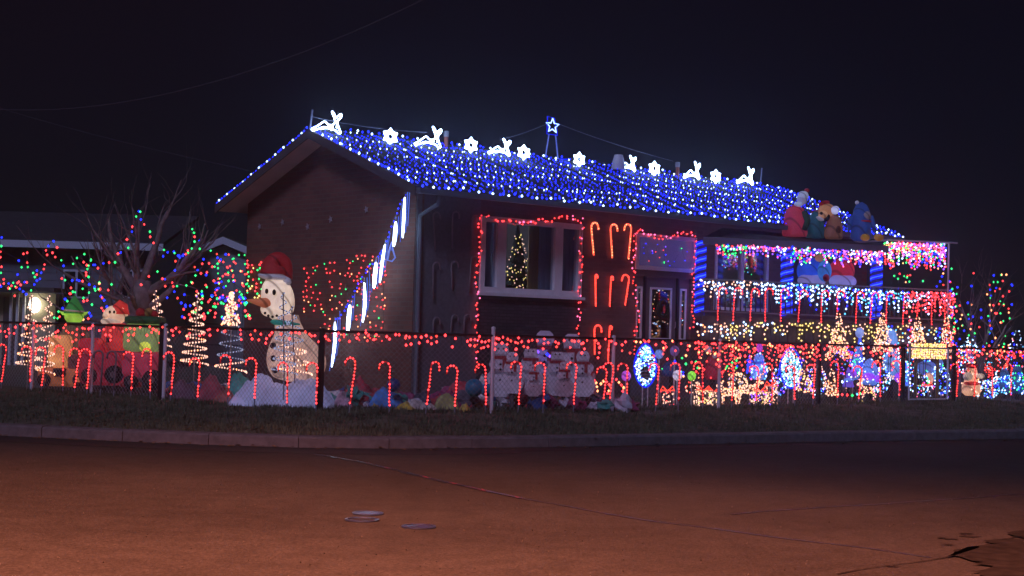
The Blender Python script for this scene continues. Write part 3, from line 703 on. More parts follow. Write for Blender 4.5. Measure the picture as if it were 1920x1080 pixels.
# ---------------------------------------------------------------- candy canes
def cane_path(h, hook, flip=-1, n=9):
    rad = hook / 2; P = [Vector((0, 0, 0)), Vector((0, 0, (h - rad) * .5)), Vector((0, 0, h - rad))]
    for k in range(1, n + 1):
        a = math.pi * k / n * 1.02; P.append(Vector((flip * (rad - rad * math.cos(a)), 0, h - rad + rad * math.sin(a))))
    P.append(P[-1] + Vector((0, 0, -.05))); return P
dimcane = mat('cane_unlit', (.24, .2, .23), .5)
def make_cane(h, hook, flip, stake, rope=None, bul='R', r=.0165, step=.052):
    cp = cane_path(h, hook, flip); 
    me1 = MB().tube(cp, .011 if rope is None else .017, 6).mesh('cane_tube', rope or mat('cane_red_tube', (.5, .02, .02), .4, emit=(1, .03, .03), es=.22), True)
    me2 = MB(); 
    if bul:
        for i, p in enumerate(walk(cp, step)):
            if rnd.random() < .93: me2.bulb(p + Vector((rnd.uniform(-.006, .006), -.012, 0)), r * rnd.uniform(.85, 1.1), 0 if rnd.random() < .72 else 1)
    me2 = me2.mesh('cane_bulbs', [BULB[bul], BULB['r']]) if bul else None
    me3 = MB().tube([(0, 0, -stake), (0, 0, 0)], .011, 5).mesh('cane_stake', mat('stake_metal', (.35, .38, .5), .4, .5)) if stake else None
    return me1, me2, me3
def put_cane(ms, loc, rz, lean, label, group, nm='candy_cane'):
    t = thing(nm, label, 'candy cane', loc, rz, group); t.rotation_euler = (0, lean, rz)
    for me, pn in zip(ms, ('cane_tube', 'bulbs', 'stake')):
        if me:
            o = bpy.data.objects.new(pn, me); col.objects.link(o); o.parent = t
            if pn == 'bulbs': o['kind'] = 'stuff'
    return t
WCM = {}
wall_lit = [(1113, 478, 418, 'L', -9), (1148, 484, 421, 'L', -7), (1178, 485, 421, 'Lf', 6), (1117, 574, 515, 'S', -3), (1143, 574, 518, 'S', 2), (1172, 572, 516, 'Lf', 10), (1115, 665, 610, 'L', -3), (1140, 676, 611, 'S', 2)]
rope_orange = emi('rope_orange_red', (1, .11, .05), 2.4)
lab_r = ['top', 'top', 'top', 'middle', 'middle', 'middle', 'bottom', 'bottom']; lab_c = ['left', 'centre', 'right', 'left', 'centre', 'right', 'left', 'centre']
for k, (px, yb, yt, sh, ln) in enumerate(wall_lit):
    p = hf(px, yb, -.06); h = (yb - yt) / ppm((HM @ p).y); hook = .2 if sh[0] == 'L' else .06
    ms = make_cane(h, hook, -1 if 'f' in sh else 1, 0, rope_orange if k < 3 else rope_red, 'R' if k > 2 else 'O', .017, .06)
    put_cane(ms, HM @ p, HA, R(ln), f'lit red candy cane on the wall right of the big window, {lab_r[k]} row {lab_c[k]}', 'lit candy canes on the wall')
wall_un = [(816, 470, 398, -6), (848, 466, 396, -1), (884, 470, 402, 0), (812, 560, 492, -2), (848, 545, 490, -4), (880, 550, 480, 2), (812, 625, 595, 0), (845, 625, 590, 3), (870, 625, 590, 0)]
for k, (px, yb, yt, ln) in enumerate(wall_un):
    p = hf(px, yb, -.06); h = (yb - yt) / ppm((HM @ p).y)
    ms = make_cane(h, .16, 1, 0, dimcane, None)
    put_cane(ms, HM @ p, HA, R(ln), f'unlit candy cane on the grey wall left of the window, {["top","middle","bottom"][k//3]} row {["left","centre","right"][k%3]}', 'unlit candy canes on the wall')
fence_c = [8, 60, 83, 122, 145, 168, 250, 286, 325, 375, 432, 482, 543, 597, 661, 734, 804, 857, 914, 976, 1022, 1079, 1134, 1145, 1178, 1233, 1275, 1320, 1375, 1420, 1450, 1492, 1527, 1572, 1612, 1652, 1688, 1795, 1828, 1862, 1896]
def fence_Y(px):
    k = gx(px, 1.0)
    for a, c in zip(FP, FP[1:]):
        t = (k * a.y - a.x) / ((c.x - a.x) - k * (c.y - a.y))
        if -1e-6 <= t <= 1 + 1e-6: return a.y + (c.y - a.y) * t
    return 36
CM1 = [make_cane(h, .16, f, .28, rope) for h, f, rope in [(rnd.uniform(.58, .69), -1, None) for _ in range(9)]]
CM2 = make_cane(.64, .13, 1, .28, None)
for k, px in enumerate(fence_c):
    Y = fence_Y(px) - .16; p = G(px, Y); ms = CM1[rnd.randrange(9)] if rnd.random() < .9 else CM2
    t = put_cane(ms, p + Vector((0, 0, .13 + rnd.uniform(-.02, .03))), R(rnd.uniform(-22, 20)), R(rnd.uniform(-2, 7)), f'lit red candy cane staked along the wire fence, {ordw(k+1)} from the left', 'lit candy canes along the fence')
for k, px in enumerate((193, 218)):
    Y = fence_Y(px) - .15; put_cane(make_cane(.64, .15, -1, .2, dimcane, None), G(px, Y) + Vector((0, 0, .12)), .1, R(2), f'unlit candy cane by the red inflatable truck, {["left","right"][k]} of the pair', 'unlit candy canes at the fence')

# ================================================================ CHAIN-LINK FENCE
fence = thing('chain_link_fence', 'chain link fence with steel posts round the corner yard', 'fence', FL0)
FT = 1.60
def Fp(v): return Vector((v.x - FL0.x, v.y - FL0.y, v.z))
GA, GB = Vector((gx(1700, fence_Y(1700)), fence_Y(1700), 0)), Vector((gx(1783, fence_Y(1783)), fence_Y(1783), 0))
posts = [(-60, 1.6, 1), (64, 1.6, 1), (175, 1.6, 1), (305, 1.64, 0), (311, 1.62, 1), (604, 1.62, 0), (925, 1.71, 1), (1151, 1.63, 1), (1350, 1.62, 1), (1536, 1.6, 0), (1694, 1.62, 0), (1789, 1.62, 0), (1960, 1.6, 1)]
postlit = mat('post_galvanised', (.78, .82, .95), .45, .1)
for px, zt, lit in posts:
    Y = fence_Y(px); x = gx(px, Y)
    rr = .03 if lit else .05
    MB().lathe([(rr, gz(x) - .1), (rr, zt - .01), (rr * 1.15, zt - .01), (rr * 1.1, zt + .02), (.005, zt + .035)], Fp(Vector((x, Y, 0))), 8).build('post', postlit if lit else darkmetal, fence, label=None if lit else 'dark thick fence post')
for a, c in ((FL0, FL), (FL, FM), (FM, GA), (GB, FR0)):
    MB().tube([Fp(a + Vector((0, 0, FT))), Fp(c + Vector((0, 0, FT)))], .021, 6).build('top_rail', darkmetal, fence)
mb = MB()
for a, c in ((FL0, FL), (FL, FM), (FM, GA), (GB, FR0)):
    L = (c - a).length; d = (c - a) / L; hgt = FT - .45; k = -hgt
    while k < L:
        for s_ in (0, 1):
            x0, x1 = k, k + hgt; z0, z1 = .45, FT
            if x0 < 0: z0 += -x0; x0 = 0
            if x1 > L: z1 -= x1 - L; x1 = L
            if x1 - x0 < .02: continue
            p0, p1 = a + d * x0, a + d * x1
            if s_: p0, p1 = a + d * x0 + Vector((0, 0, 0)), a + d * x1; z0, z1 = FT + .45 - z0, FT + .45 - z1
            g0 = gz(p0.x) - .4
            mb.tube([Fp(p0 + Vector((0, 0, z0))), Fp(p1 + Vector((0, 0, z1)))], .0024, 3)
        k += .085
mb.build('wire_mesh', mat('mesh_wire', (.3, .32, .38), .5, .4), fence, kind='stuff')
gate = thing('fence_gate', 'narrow wire gate with tube frame in the right part of the fence', 'gate', GA)
gd = GB - GA; gl_ = gd.length; gdn = gd / gl_
mb = MB(); a0 = gdn * .10; a1 = gdn * (gl_ - .10); gzz = gz(GA.x)
mb.tube([a0 + Vector((0, 0, gzz + .05)), a0 + Vector((0, 0, FT - .02)), a1 + Vector((0, 0, FT - .02)), a1 + Vector((0, 0, gzz + .05))], .02, 6, closed=True); mb.build('gate_frame', postlit, gate)
mb = MB(); k = 0
while k < gl_ - .2:
    p = gdn * (.1 + k); mb.tube([p + Vector((0, 0, gzz + .06)), p + Vector((0, 0, FT - .04))], .003, 3); k += .09
mb.build('wire_mesh', mat('mesh_wire', (0, 0, 0)), gate, kind='stuff')

# red icicle lights on the fence, one set to a bay
bays = [(-60, 64, .35, .1, 1), (64, 175, .34, .1, 1), (175, 305, .28, .1, 1), (315, 480, .22, .05, .6), (480, 600, .3, .05, .8), (608, 760, .2, .05, .9), (760, 920, .22, .05, .9), (930, 1060, .3, .08, .8), (1070, 1148, .35, .08, .8), (1155, 1310, .32, .08, .9), (1310, 1350, .5, .15, 1), (1352, 1535, .52, .15, 1), (1537, 1692, .42, .1, 1), (1792, 1960, .36, .1, 1)]
blab = ['red icicle lights on the fence at the left picture edge', 'red icicle lights on the fence in front of the orange inflatable truck', 'red icicle lights on the fence before the gift wagon', 'sparse red icicle lights between the double post and the snowman',
 'red icicle lights on the fence in front of the snowman', 'red icicle lights on the fence just right of the dark corner post', 'red icicle lights on the fence before the grey wall', 'red icicle lights on the fence before the white cut-out figures',
 'red icicle lights on the fence below the wall candy canes', 'red icicle lights on the fence before the front door', 'red icicle lights at the left end of the deck', 'long dense red icicle lights on the fence before the deck', 'dense red icicle lights on the fence left of the gate', 'dense red icicle lights on the fence right of the gate']
def Fw(px, z=FT): Y = fence_Y(px) - .05; return Vector((gx(px, Y), Y, z))
for (x0, x1, lx, lm_, dn), la in zip(bays, blab):
    segs = [x0] + ([925] if x0 < 925 < x1 else []) + [x1]
    a, c = Fw(x0), Fw(x1); n_ = max(4, int((c - a).length / (.055 if x1 > 1300 else .075)))
    icicles(la, a, c, n_, lm_ * .5, lx, .085, 'RRRrO' if x1 > 1300 else 'RRRr', group='red icicle lights along the fence', r=.023, dens=dn * .58 if x1 > 1300 or x0 < 300 else dn * .95)

# ================================================================ THE DECK
DA = Vector((gx(1313, 32.4), 32.4, 0)); DB = Vector((gx(1782, 35.2), 35.2, 0)); DAng = math.atan2(DB.y - DA.y, DB.x - DA.x); DL = (DB - DA).length
DM = Matrix.Translation(DA) @ Matrix.Rotation(DAng, 4, 'Z'); DI = DM.inverted(); DN = Vector((-math.sin(DAng), math.cos(DAng), 0))
def df(px, py, v=0.): return DI @ atPlane(px, py, DM @ Vector((0, v, 0)), DN)
deck = thing('deck', 'raised deck with flat porch roof at the right end of the house', 'deck', DA, DAng)
deckwood = mat('deck_wood', (.10, .085, .09), .8, noise_s=7, noise_a=.3)
dfl = df(1540, 601).z; rl = df(1540, 532).z
fw8 = DI @ H(hf(1313, 500).x + .1, -.02, 0); fw14 = DI @ H(13.8, -.02, 0)
MB().prism([(0, 0, dfl - .12), (DL, 0, dfl - .12), (DL, 3.0, dfl - .12), (fw14.x, fw14.y, dfl - .12), (fw8.x, fw8.y, dfl - .12)], (0, 0, .12)).build('deck_floor', deckwood, deck)
nb = 30
for k in range(nb):
    x = .02 + (DL - .04) * k / nb; MB().box((x, .02, .42), (x + DL / nb - .025, .05, dfl - .13)).build('skirt_board', deckwood, deck)
MB().box((0, -.03, dfl - .16), (DL, -.003, dfl + .02)).build('rim_board', deckwood, deck)
MB().box((0, -.02, rl - .03), (DL, .05, rl)).build('top_rail', mat('rail_grey', (.25, .25, .28), .6), deck)
MB().box((0, -.01, dfl + .10), (DL, .04, dfl + .13)).build('bottom_rail', mat('rail_grey', (0, 0, 0)), deck)
bal = MB().box((-.012, 0, dfl + .13), (.012, .024, rl - .03)).mesh('baluster', mat('baluster_dark', (.05, .05, .06), .6))
k = .1
while k < DL - .05:
    o = bpy.data.objects.new('baluster', bal); col.objects.link(o); o.parent = deck; o.location = (k, .005, 0); k += .13
# railing post colours, blue-wrapped roof posts
rt = df(1480, 458).z
postm = mat('porch_post', (.12, .12, .2), .6)
pxs = [(1317, .07, 462), (1480, .085, 460), (1648, .085, 464)]
for k, (px, wd, yt) in enumerate(pxs):
    q = df(px, 500, .06); x = q.x
    MB().box((x - wd, .06, dfl + .0), (x + wd, .06 + 2 * wd, rt)).build('roof_post', postm, deck)
    hh = rt - dfl - .05; P = []; turns = 9
    for i in range(turns * 8 + 1):
        a = i / 8 * 2 * math.pi; P.append(Vector(((wd * 1.42 + .012) * math.cos(a), (wd * 1.42 + .012) * math.sin(a), hh * i / (turns * 8))))
    t = thing('rope_light', f'blue rope light spiralled round the {["left","middle","right"][k]} porch post', 'rope light', DM @ Vector((x, .06 + wd, dfl + .03)), DAng, 'blue rope lights on the porch posts')
    MB().tube(P, .013, 5).build('rope', rope_bluecore, t)
    P2 = [Vector((v.x * .99, v.y * .99, v.z + .035)) for v in P]
    P3 = [Vector((v.x * .99, v.y * .99, v.z - .04)) for v in P[4:]]
    MB().tube(P2, .02, 4).tube(P3, .018, 4).build('rope_glow', rope_blue, t)
# porch roof: shallow shed roof from the house down to the front beam
x0, x1 = df(1318, 450).x - .1, df(1657, 460).x; xe = df(1786, 460).x
za, zb = df(1320, 447).z, df(1655, 463).z
porch_roof_m = mat('porch_roof', (.07, .07, .09), .8, noise_s=5, noise_a=.3)
bw = DI @ H(13.6, -.7, 0); bl = DI @ H(hf(1318, 440).x + .6, -.7, 0)
pr = MB(); th = .07
A = [Vector((x0, -.15, za)), Vector((x1, -.15, zb)), Vector((min(bw.x + .3, x1 + 1.0), bw.y, ZE - .18)), Vector((bl.x - .5, max(bl.y, .3), ZE - .18))]
pr.add([p for p in A] + [p - Vector((0, 0, th)) for p in A], [(0, 1, 2, 3), (7, 6, 5, 4), (0, 4, 5, 1), (1, 5, 6, 2), (2, 6, 7, 3), (3, 7, 4, 0)])
pr.build('porch_roof', porch_roof_m, deck)
MB().prism([(x0, -.16, za + .02), (x1, -.16, zb + .02), (x1, -.16, zb - .14), (x0, -.16, za - .14)], (0, -.03, 0)).build('roof_beam', mat('beam_blue_grey', (.16, .17, .26), .6), deck)
pz0, pz1 = df(1660, 450).z, df(1786, 456).z
pg = mat('pergola_bar', (.55, .5, .58), .5)
MB().tube([(x1 + .02, -.1, pz0), (xe + .05, -.1, pz1)], .02, 6).build('pergola_bar', pg, deck)
xq = df(1773, 500).x
MB().tube([(xq, -.1, dfl), (xq, -.1, pz1)], .022, 6).build('pergola_post', pg, deck)
MB().tube([(xq, -.1, pz1 - .01), (xq, 2.4, pz1)], .02, 6).tube([(x1 + .05, -.1, pz0 - .01), (x1 + .05, 2.4, pz0)], .02, 6).build('pergola_side_bar', pg, deck)
# porch lights
def D(px, py, v=-.14): return DM @ df(px, py, v)
def porchpal(t):
    return 'PRVVBWP' if t > .15 else 'PPGBVW'
icicles('multicoloured icicle lights under the porch roof, left of the middle post', D(1345, 458, -.2), D(1478, 462, -.2), 66, .06, .30, .06, 'PRVBG', r=.023, palf=lambda t: 'PRGBGW' if t < .45 else 'PRVVBW', group='porch icicle lights', dens=.8)
icicles('violet and pink icicle lights under the porch roof, between the right posts', D(1485, 463, -.2), D(1655, 470, -.2), 72, .10, .40, .055, '', r=.023, palf=lambda t: 'VVBWPRG' if t < .6 else 'PWRVBT', group='porch icicle lights', dens=.85)
icicles('pink and blue icicle lights hanging thickly from the pergola', D(1658, 452, -.12), D(1772, 457, -.12), 76, .3, .62, .06, '', r=.024, palf=lambda t: 'RPVBWGRP' if t > .4 else 'PVRYGWR', group='porch icicle lights', dens=.85)
icicles('cool white icicle lights along the left part of the deck railing', D(1312, 525, -.04), D(1478, 529, -.04), 44, .08, .52, .085, '', r=.023, palf=lambda t: 'WTWT' if t < .7 else 'WCW', group='deck railing icicle lights', dens=.85)
icicles('cool blue white icicle lights along the middle of the deck railing', D(1480, 529, -.04), D(1650, 543, -.04), 60, .2, .62, .085, 'WCWB', r=.023, group='deck railing icicle lights', dens=.85)
icicles('blue white and red icicle lights along the right part of the deck railing', D(1650, 543, -.04), D(1788, 549, -.04), 54, .2, .6, .08, '', r=.023, palf=lambda t: 'WCWB' if t < .4 else 'RRWPR', group='deck railing icicle lights', dens=.85)
icicles('warm white icicle lights along the left of the deck edge', D(1308, 606, -.07), D(1478, 602, -.07), 34, .2, .5, .085, '', r=.023, palf=lambda t: 'TTOW' if t < .3 else 'TYW', group='deck edge icicle lights', dens=.8)
icicles('yellow icicle lights along the middle of the deck edge', D(1480, 602, -.07), D(1650, 608, -.07), 34, .2, .5, .085, 'YYYT', r=.023, group='deck edge icicle lights', dens=.75)
icicles('yellow and blue icicle lights at the right end of the deck edge', D(1650, 608, -.07), D(1788, 614, -.07), 26, .2, .5, .085, 'YTWBC', r=.023, group='deck edge icicle lights', dens=.8)
t_ = [(1345, 1), (1374, 1), (1406, 1), (1434, 1), (1463, 1), (1496, 1), (1539, 1), (1569, 1), (1604, 1), (1631, 1), (1661, 1), (1692, 1), (1718, -1), (1746, 1), (1771, 1)]
dm1 = make_cane(.70, .2, 1, .12, None, 'R', .019, .062); dm2 = make_cane(.70, .2, -1, .12, None, 'R', .019, .062)
for k, (px, fl) in enumerate(t_):
    p = df(px, 599 + (px - 1345) * .022, -.17)
    put_cane(dm1 if fl > 0 else dm2, DM @ p, DAng, R(rnd.uniform(-1, 4)), f'lit red candy cane on the deck railing, {ordw(k+1)} from the left', 'lit candy canes on the deck railing')
light_string('red and white lights climbing the right corner of the deck', catmull([D(1700, 560), D(1702, 590), D(1708, 620), D(1704, 660), D(1712, 700)], 4), .05, 'RPT', jit=.06)
light_string('blue and red lights down the right end post of the deck', catmull([D(1786, 545), D(1790, 580), D(1787, 620), D(1792, 660)], 4), .06, 'BRGR', jit=.06)

# ================================================================ INFLATABLES
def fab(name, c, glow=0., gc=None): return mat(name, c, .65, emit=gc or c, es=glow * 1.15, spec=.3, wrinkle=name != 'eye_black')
def inflatable(nm, label, cat, px, Y, rz=0., z=None, group=None):
    p = G(px, Y);
    if z is not None: p.z = z
    return thing(nm, label, cat, p, rz, group)
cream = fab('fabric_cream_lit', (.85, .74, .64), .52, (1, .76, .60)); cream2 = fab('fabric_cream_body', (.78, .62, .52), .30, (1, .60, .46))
redfab = fab('fabric_red', (.5, .03, .04), .06); redlit = fab('fabric_red_lit', (.6, .05, .05), .32, (1, .06, .05)); whitefab = fab('fabric_white', (.75, .75, .82), .08, (.7, .7, 1))
orangef = fab('fabric_orange', (.7, .2, .08), .22, (1, .28, .12)); eyeb = fab('eye_black', (.01, .01, .01))
# ---- the big snowman (plain, generic) in its santa hat
Ys = 24.6; k_ = 1 / ppm(Ys)
def rel(px, py, Y, t):   # point relative to thing t at depth Y
    return atY(px, py, Y) - Vector(t.location)
sn = inflatable('inflatable_snowman', 'tall cream inflatable snowman in a red santa hat by the gable wall', 'snowman', 548, Ys)
def blob(t, nm, px, py, rx, ry, m, dy=0., ryd=None, tilt=0., amp=0., label=None, Y=None, seg=(24, 16), fr=2.):
    Y = Y or t.location.y; k = Y / 2827.0; c = rel(px, py, Y + dy, t)
    M = Matrix.Rotation(R(tilt), 4, 'Y')
    return MB().ell(c, (rx * k, (ryd or min(rx, ry)) * k, ry * k), seg[0], seg[1], amp=amp, fr=fr, seed=px, M=M).build(nm, m, t, label=label, smooth=True)
body = MB(); P = [(14, 716), (42, 708), (53, 690), (54, 668), (43, 645), (30, 626), (25, 608), (23, 590), (22, 578), (20, 560), (18, 545), (12, 532), (6, 525)]
prof = []
for r_, y_ in P: prof.append((r_ * k_, y_))
cx = {716: 556, 708: 556, 690: 556, 668: 555, 645: 550, 626: 545, 608: 540, 590: 536, 578: 533, 560: 530, 545: 526, 532: 522, 525: 518}
vs = []; fs = []; nn = 28
low = [(r_, y_) for r_, y_ in P if y_ >= 590]
def ringbody(L, m, nm, grow=1.):
    vs = []; fs = []
    Lc = [Vector((cx[y_], y_, r_)) for r_, y_ in L]; Lc = catmull(Lc, 4)
    for q in Lc:
        c = rel(q.x, q.y, Ys, sn)
        for i in range(nn):
            a = 2 * math.pi * i / nn; rr = q.z * k_ * (1 + .02 * math.cos(8 * a)) * grow
            vs.append(c + Vector((rr * math.cos(a), rr * .95 * math.sin(a), 0)))
    for j in range(len(Lc) - 1):
        fs += [(j * nn + i, (j + 1) * nn + i, (j + 1) * nn + (i + 1) % nn, j * nn + (i + 1) % nn) for i in range(nn)]
    fs += [tuple(range(nn)), tuple(reversed(range((len(Lc) - 1) * nn, len(Lc) * nn)))]
    return MB().add(vs, fs).build(nm, m, sn, smooth=True)
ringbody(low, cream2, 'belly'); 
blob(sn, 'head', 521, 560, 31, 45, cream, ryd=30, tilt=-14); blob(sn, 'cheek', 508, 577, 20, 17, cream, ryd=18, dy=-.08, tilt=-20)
blob(sn, 'scarf', 536, 606, 29, 8, fab('fabric_teal', (.03, .4, .36), .08, (.05, .6, .5)), ryd=29, tilt=5)
# carrot nose, eyes, mouth, buttons
nb_ = rel(498, 568, Ys - .2, sn); nt_ = rel(463, 563, Ys - .3, sn)
MB().tube([nb_ + Vector((.05, .05, 0)), nb_, nb_.lerp(nt_, .5), nt_], [.10, .085, .055, .012], 12).build('carrot_nose', fab('fabric_carrot', (.75, .22, .10), .14, (1, .3, .15)), sn, smooth=True)
blob(sn, 'eye', 500, 546, 3.2, 5, eyeb, dy=-.24); blob(sn, 'eye', 514, 548, 3.5, 5.5, eyeb, dy=-.29)
for px, py in ((497, 587), (503, 592), (511, 594), (519, 592)): blob(sn, 'mouth_coal', px, py, 2.6, 2.6, eyeb, dy=-.26, seg=(10, 6))
for px, py, dy in ((512, 648, -.30), (513, 672, -.34), (516, 694, -.32)): blob(sn, 'button', px, py, 6, 6, eyeb, dy=dy, seg=(12, 8))
hat = MB(); c = rel(513, 514, Ys, sn)
hp_ = [Vector((0, 0, 0)), Vector((0, 0, .10)), Vector((.02, 0, .19)), Vector((.10, 0, .235)), Vector((.19, 0, .18)), Vector((.23, 0, .06)), Vector((.25, 0, -.08))]
hat.tube([c + q for q in catmull(hp_, 4)], [x for x in [ .235, .232, .228, .222, .21, .20, .19, .18, .17, .16, .15, .14, .13, .12, .11, .105, .10, .095, .09, .085, .08, .075, .07, .065, .06]], 16).build('santa_hat', redfab, sn, smooth=True)
blob(sn, 'hat_brim', 513, 519, 30, 8, whitefab, ryd=28, tilt=6); blob(sn, 'pompom', 537, 528, 9, 9, whitefab, dy=-.05, amp=.2, fr=4)
# snow sheet
def sheet(nm, label, cat, x0, x1, yb, hts, Y, m, dep=.9, seed=0, mesh_px=4):
    """lumpy cloth heap between two pixel columns, heights in px along it"""
    k = Y / 2827.0; t = G((x0 + x1) / 2, Y); a = G(x0, Y); c = G(x1, Y); L = c.x - a.x; nx = max(16, int(L / .045)); ny = 18; vs = []; fs = []
    for i in range(nx + 1):
        s = i / nx; f = s * (len(hts) - 1); j0 = min(int(f), len(hts) - 2); hh = (hts[j0] * (1 - f + j0) + hts[j0 + 1] * (f - j0)) * k
        for j in range(ny + 1):
            r_ = j / ny; prof_ = math.sin(math.pi * r_) ** .6 if 0 < j < ny else 0
            x = a.x + L * s; y = Y - dep / 2 + dep * r_
            z = hh * prof_ * (1 + .35 * noise.noise(Vector((x * 4, y * 4, seed))) + .34 * noise.noise(Vector((x * 9, y * 9, seed))) + .16 * noise.noise(Vector((x * 22, y * 22, seed)))) if prof_ else -.02
            y += .08 * noise.noise(Vector((x * 3, z * 3, seed + 4)))
            vs.append((x - t.x, y - Y, z if hh > .01 else -.02))
    for i in range(nx):
        for j in range(ny): q = i * (ny + 1) + j; fs.append((q, q + ny + 1, q + ny + 2, q + 1))
    o = MB().add(vs, fs).build(nm, m, smooth=True); o.location = t; return tag(o, label, cat)
snowm = mat('snow_fabric', (.62, .66, .85), .8, noise_s=5, noise_a=.12, bump=.4, emit=(.35, .42, .9), es=.16)  # weak blue emission stands in for display light falling on the cloth
sheet('snow_blanket', 'crumpled white snow blanket under the snowman', 'snow blanket', 436, 634, 0, [0, 28, 46, 54, 44, 34, 36, 42, 46, 42, 30, 0], 24.0, snowm, 1.1, 1)
heaps = [  # name,label,x0,x1,heights,Y,colour
 ('deflated_inflatable', 'dark red deflated inflatable heaped left of the snow blanket', 'inflatable', 372, 440, [0, 34, 48, 40, 20, 0], 24.8, (.26, .05, .07)),
 ('deflated_inflatable', 'brownish red cloth bundle just left of the snow blanket', 'inflatable', 402, 446, [0, 16, 26, 22, 0], 24.2, (.32, .09, .07)),
 ('deflated_inflatable', 'dark bundle with red folds beside the double post', 'inflatable', 314, 380, [0, 30, 42, 30, 34, 0], 25.1, (.09, .05, .08)),
 ('deflated_inflatable', 'teal crumpled fabric above the snow blanket', 'inflatable', 428, 478, [0, 52, 56, 46, 0], 24.9, (.05, .28, .24)),
 ('deflated_inflatable', 'red deflated inflatable against the gable wall', 'inflatable', 632, 712, [0, 24, 36, 44, 30, 0], 25.3, (.30, .04, .06)),
 ('deflated_inflatable', 'pale pink cloth heap right of the snow blanket', 'inflatable', 628, 668, [0, 22, 26, 18, 0], 24.3, (.45, .28, .36)),
 ('storage_bag', 'bright blue bag lying open near the wall', 'bag', 694, 766, [0, 26, 32, 30, 22, 0], 24.6, (.05, .16, .5)),
 ('yellow_cloth', 'flat yellow cloth on the grass', 'cloth', 744, 786, [0, 9, 12, 8, 0], 23.9, (.6, .36, .06)),
 ('white_cloth', 'white crumpled sheet lying on the grass below the grey wall', 'cloth', 764, 826, [0, 18, 14, 10, 8, 0], 24.1, (.55, .58, .72)),
 ('deflated_inflatable', 'green and yellow bunched fabric below the grey wall', 'inflatable', 816, 868, [0, 22, 30, 26, 20, 0], 24.4, (.28, .33, .14)),
 ('deflated_inflatable', 'red and white bundle under the left window light string', 'inflatable', 832, 904, [0, 34, 46, 40, 34, 0], 25.2, (.36, .05, .07)),
 ('deflated_inflatable', 'pale fabric figure slumped by the tall fence post', 'inflatable', 888, 924, [0, 44, 62, 50, 0], 24.9, (.42, .4, .55)),
 ('dark_bag', 'dark bag with blue top between the wall and fence', 'bag', 770, 822, [0, 20, 26, 22, 0], 25.1, (.03, .035, .06)),
 ('yellow_cloth', 'small yellow bundle at the front of the heap', 'cloth', 862, 888, [0, 10, 12, 0], 23.9, (.5, .38, .08))]
for i, (nm, la, ct, x0, x1, hs, Y, c) in enumerate(heaps):
    sheet(nm, la, ct, x0, x1, 0, hs, Y, mat('heap_fabric_%d' % i, tuple(min(.85, q * 1.7) for q in c), .7, noise_s=7, noise_a=.45, bump=.5), .6, i + 3)
for px, py, rr, c, la in ((889, 727, 17, (.03, .3, .55), 'turquoise ball in the heap of fabric by the tall post'), (912, 731, 12, (.05, .35, .6), 'small blue ball beside the tall fence post'), (738, 722, 13, (.04, .08, .3), 'dark blue ball on the blue bag')):
    t = inflatable('ball', la, 'ball', px, 24.2); blob(t, 'ball_panel', px, py, rr, rr, mat('ball_%d' % px, c, .4, noise_s=3, noise_a=.2)); 
    MB().lathe([(.02, 0), (.02, .01)], rel(px, py - rr, 24.2, t), 8).build('valve', black, t)

# ---- inflatable vehicles at the left
def wheel(t, px, py, r, dy=-.35, rim=None):
    k = t.location.y / 2827.0; c = rel(px, py, t.location.y + dy, t); M = Matrix.Rotation(R(90), 4, 'X')
    wl_ = MB().lathe([(r * k * .6, -.09), (r * k * .95, -.07), (r * k, 0), (r * k * .95, .07), (r * k * .6, .09)], c, 20, M=M).build('wheel', black, t, smooth=True)
    MB().lathe([(r * k * .35, -.11), (r * k * .35, .10)], c, 12, M=M).build('hub', rim or orangef, wl_)
def rbox(t, nm, x0, y0, x1, y1, m, dep=.6, dy=0., rad=.25, label=None):
    """puffed box between pixel corners"""
    Y = t.location.y; k = Y / 2827.0; c = rel((x0 + x1) / 2, (y0 + y1) / 2, Y + dy, t); hx, hz_, hy = (x1 - x0) / 2 * k, (y1 - y0) / 2 * k, dep / 2
    mb = MB(); nu, nv = 28, 16; vs = []
    e = .38
    sg = lambda q, p: math.copysign(abs(q) ** p, q)
    for j in range(nv + 1):
        th = -math.pi / 2 + math.pi * j / nv
        for i in range(nu):
            ph = 2 * math.pi * i / nu
            vs.append(c + Vector((hx * sg(math.cos(th), e) * sg(math.cos(ph), e), hy * sg(math.cos(th), e) * sg(math.sin(ph), e), hz_ * sg(math.sin(th), e))))
    fs = [(j * nu + i, j * nu + (i + 1) % nu, (j + 1) * nu + (i + 1) % nu, (j + 1) * nu + i) for j in range(nv) for i in range(nu)]
    return mb.add(vs, fs).build(nm, m, t, label=label, smooth=True)
Yt = 27.6
tr1 = inflatable('inflatable_truck', 'orange inflatable truck with dark wheels at the left of the yard', 'inflatable', 118, Yt)
rbox(tr1, 'body', 78, 688, 172, 724, fab('fabric_orange_dim', (.6, .2, .09), .12, (1, .3, .12)), .8); rbox(tr1, 'cab', 98, 628, 134, 692, fab('fabric_amber', (.85, .42, .16), .42, (1, .42, .16)), .7)
rbox(tr1, 'hood', 134, 664, 172, 700, fab('fabric_brown', (.25, .1, .1), .04), .7); rbox(tr1, 'cab_window', 104, 690, 128, 706, fab('fabric_dark', (.02, .02, .03)), .5, -.25)
for px in (84, 150): wheel(tr1, px, 712, 13)
rbox(tr1, 'stripe', 78, 668, 98, 690, fab('fabric_bluegrey', (.15, .2, .28), .05), .6)
elf = inflatable('inflatable_elf', 'green inflatable elf with pointed hat riding behind the orange truck', 'inflatable', 140, 27.9)
mb = MB(); c = rel(139, 588, 27.9, elf); mb.lathe([(.19, 0), (.17, .08), (.10, .2), (.02, .33)], c, 18).build('pointed_hat', fab('fabric_green', (.05, .3, .08), .12, (.1, .6, .12)), elf, smooth=True)
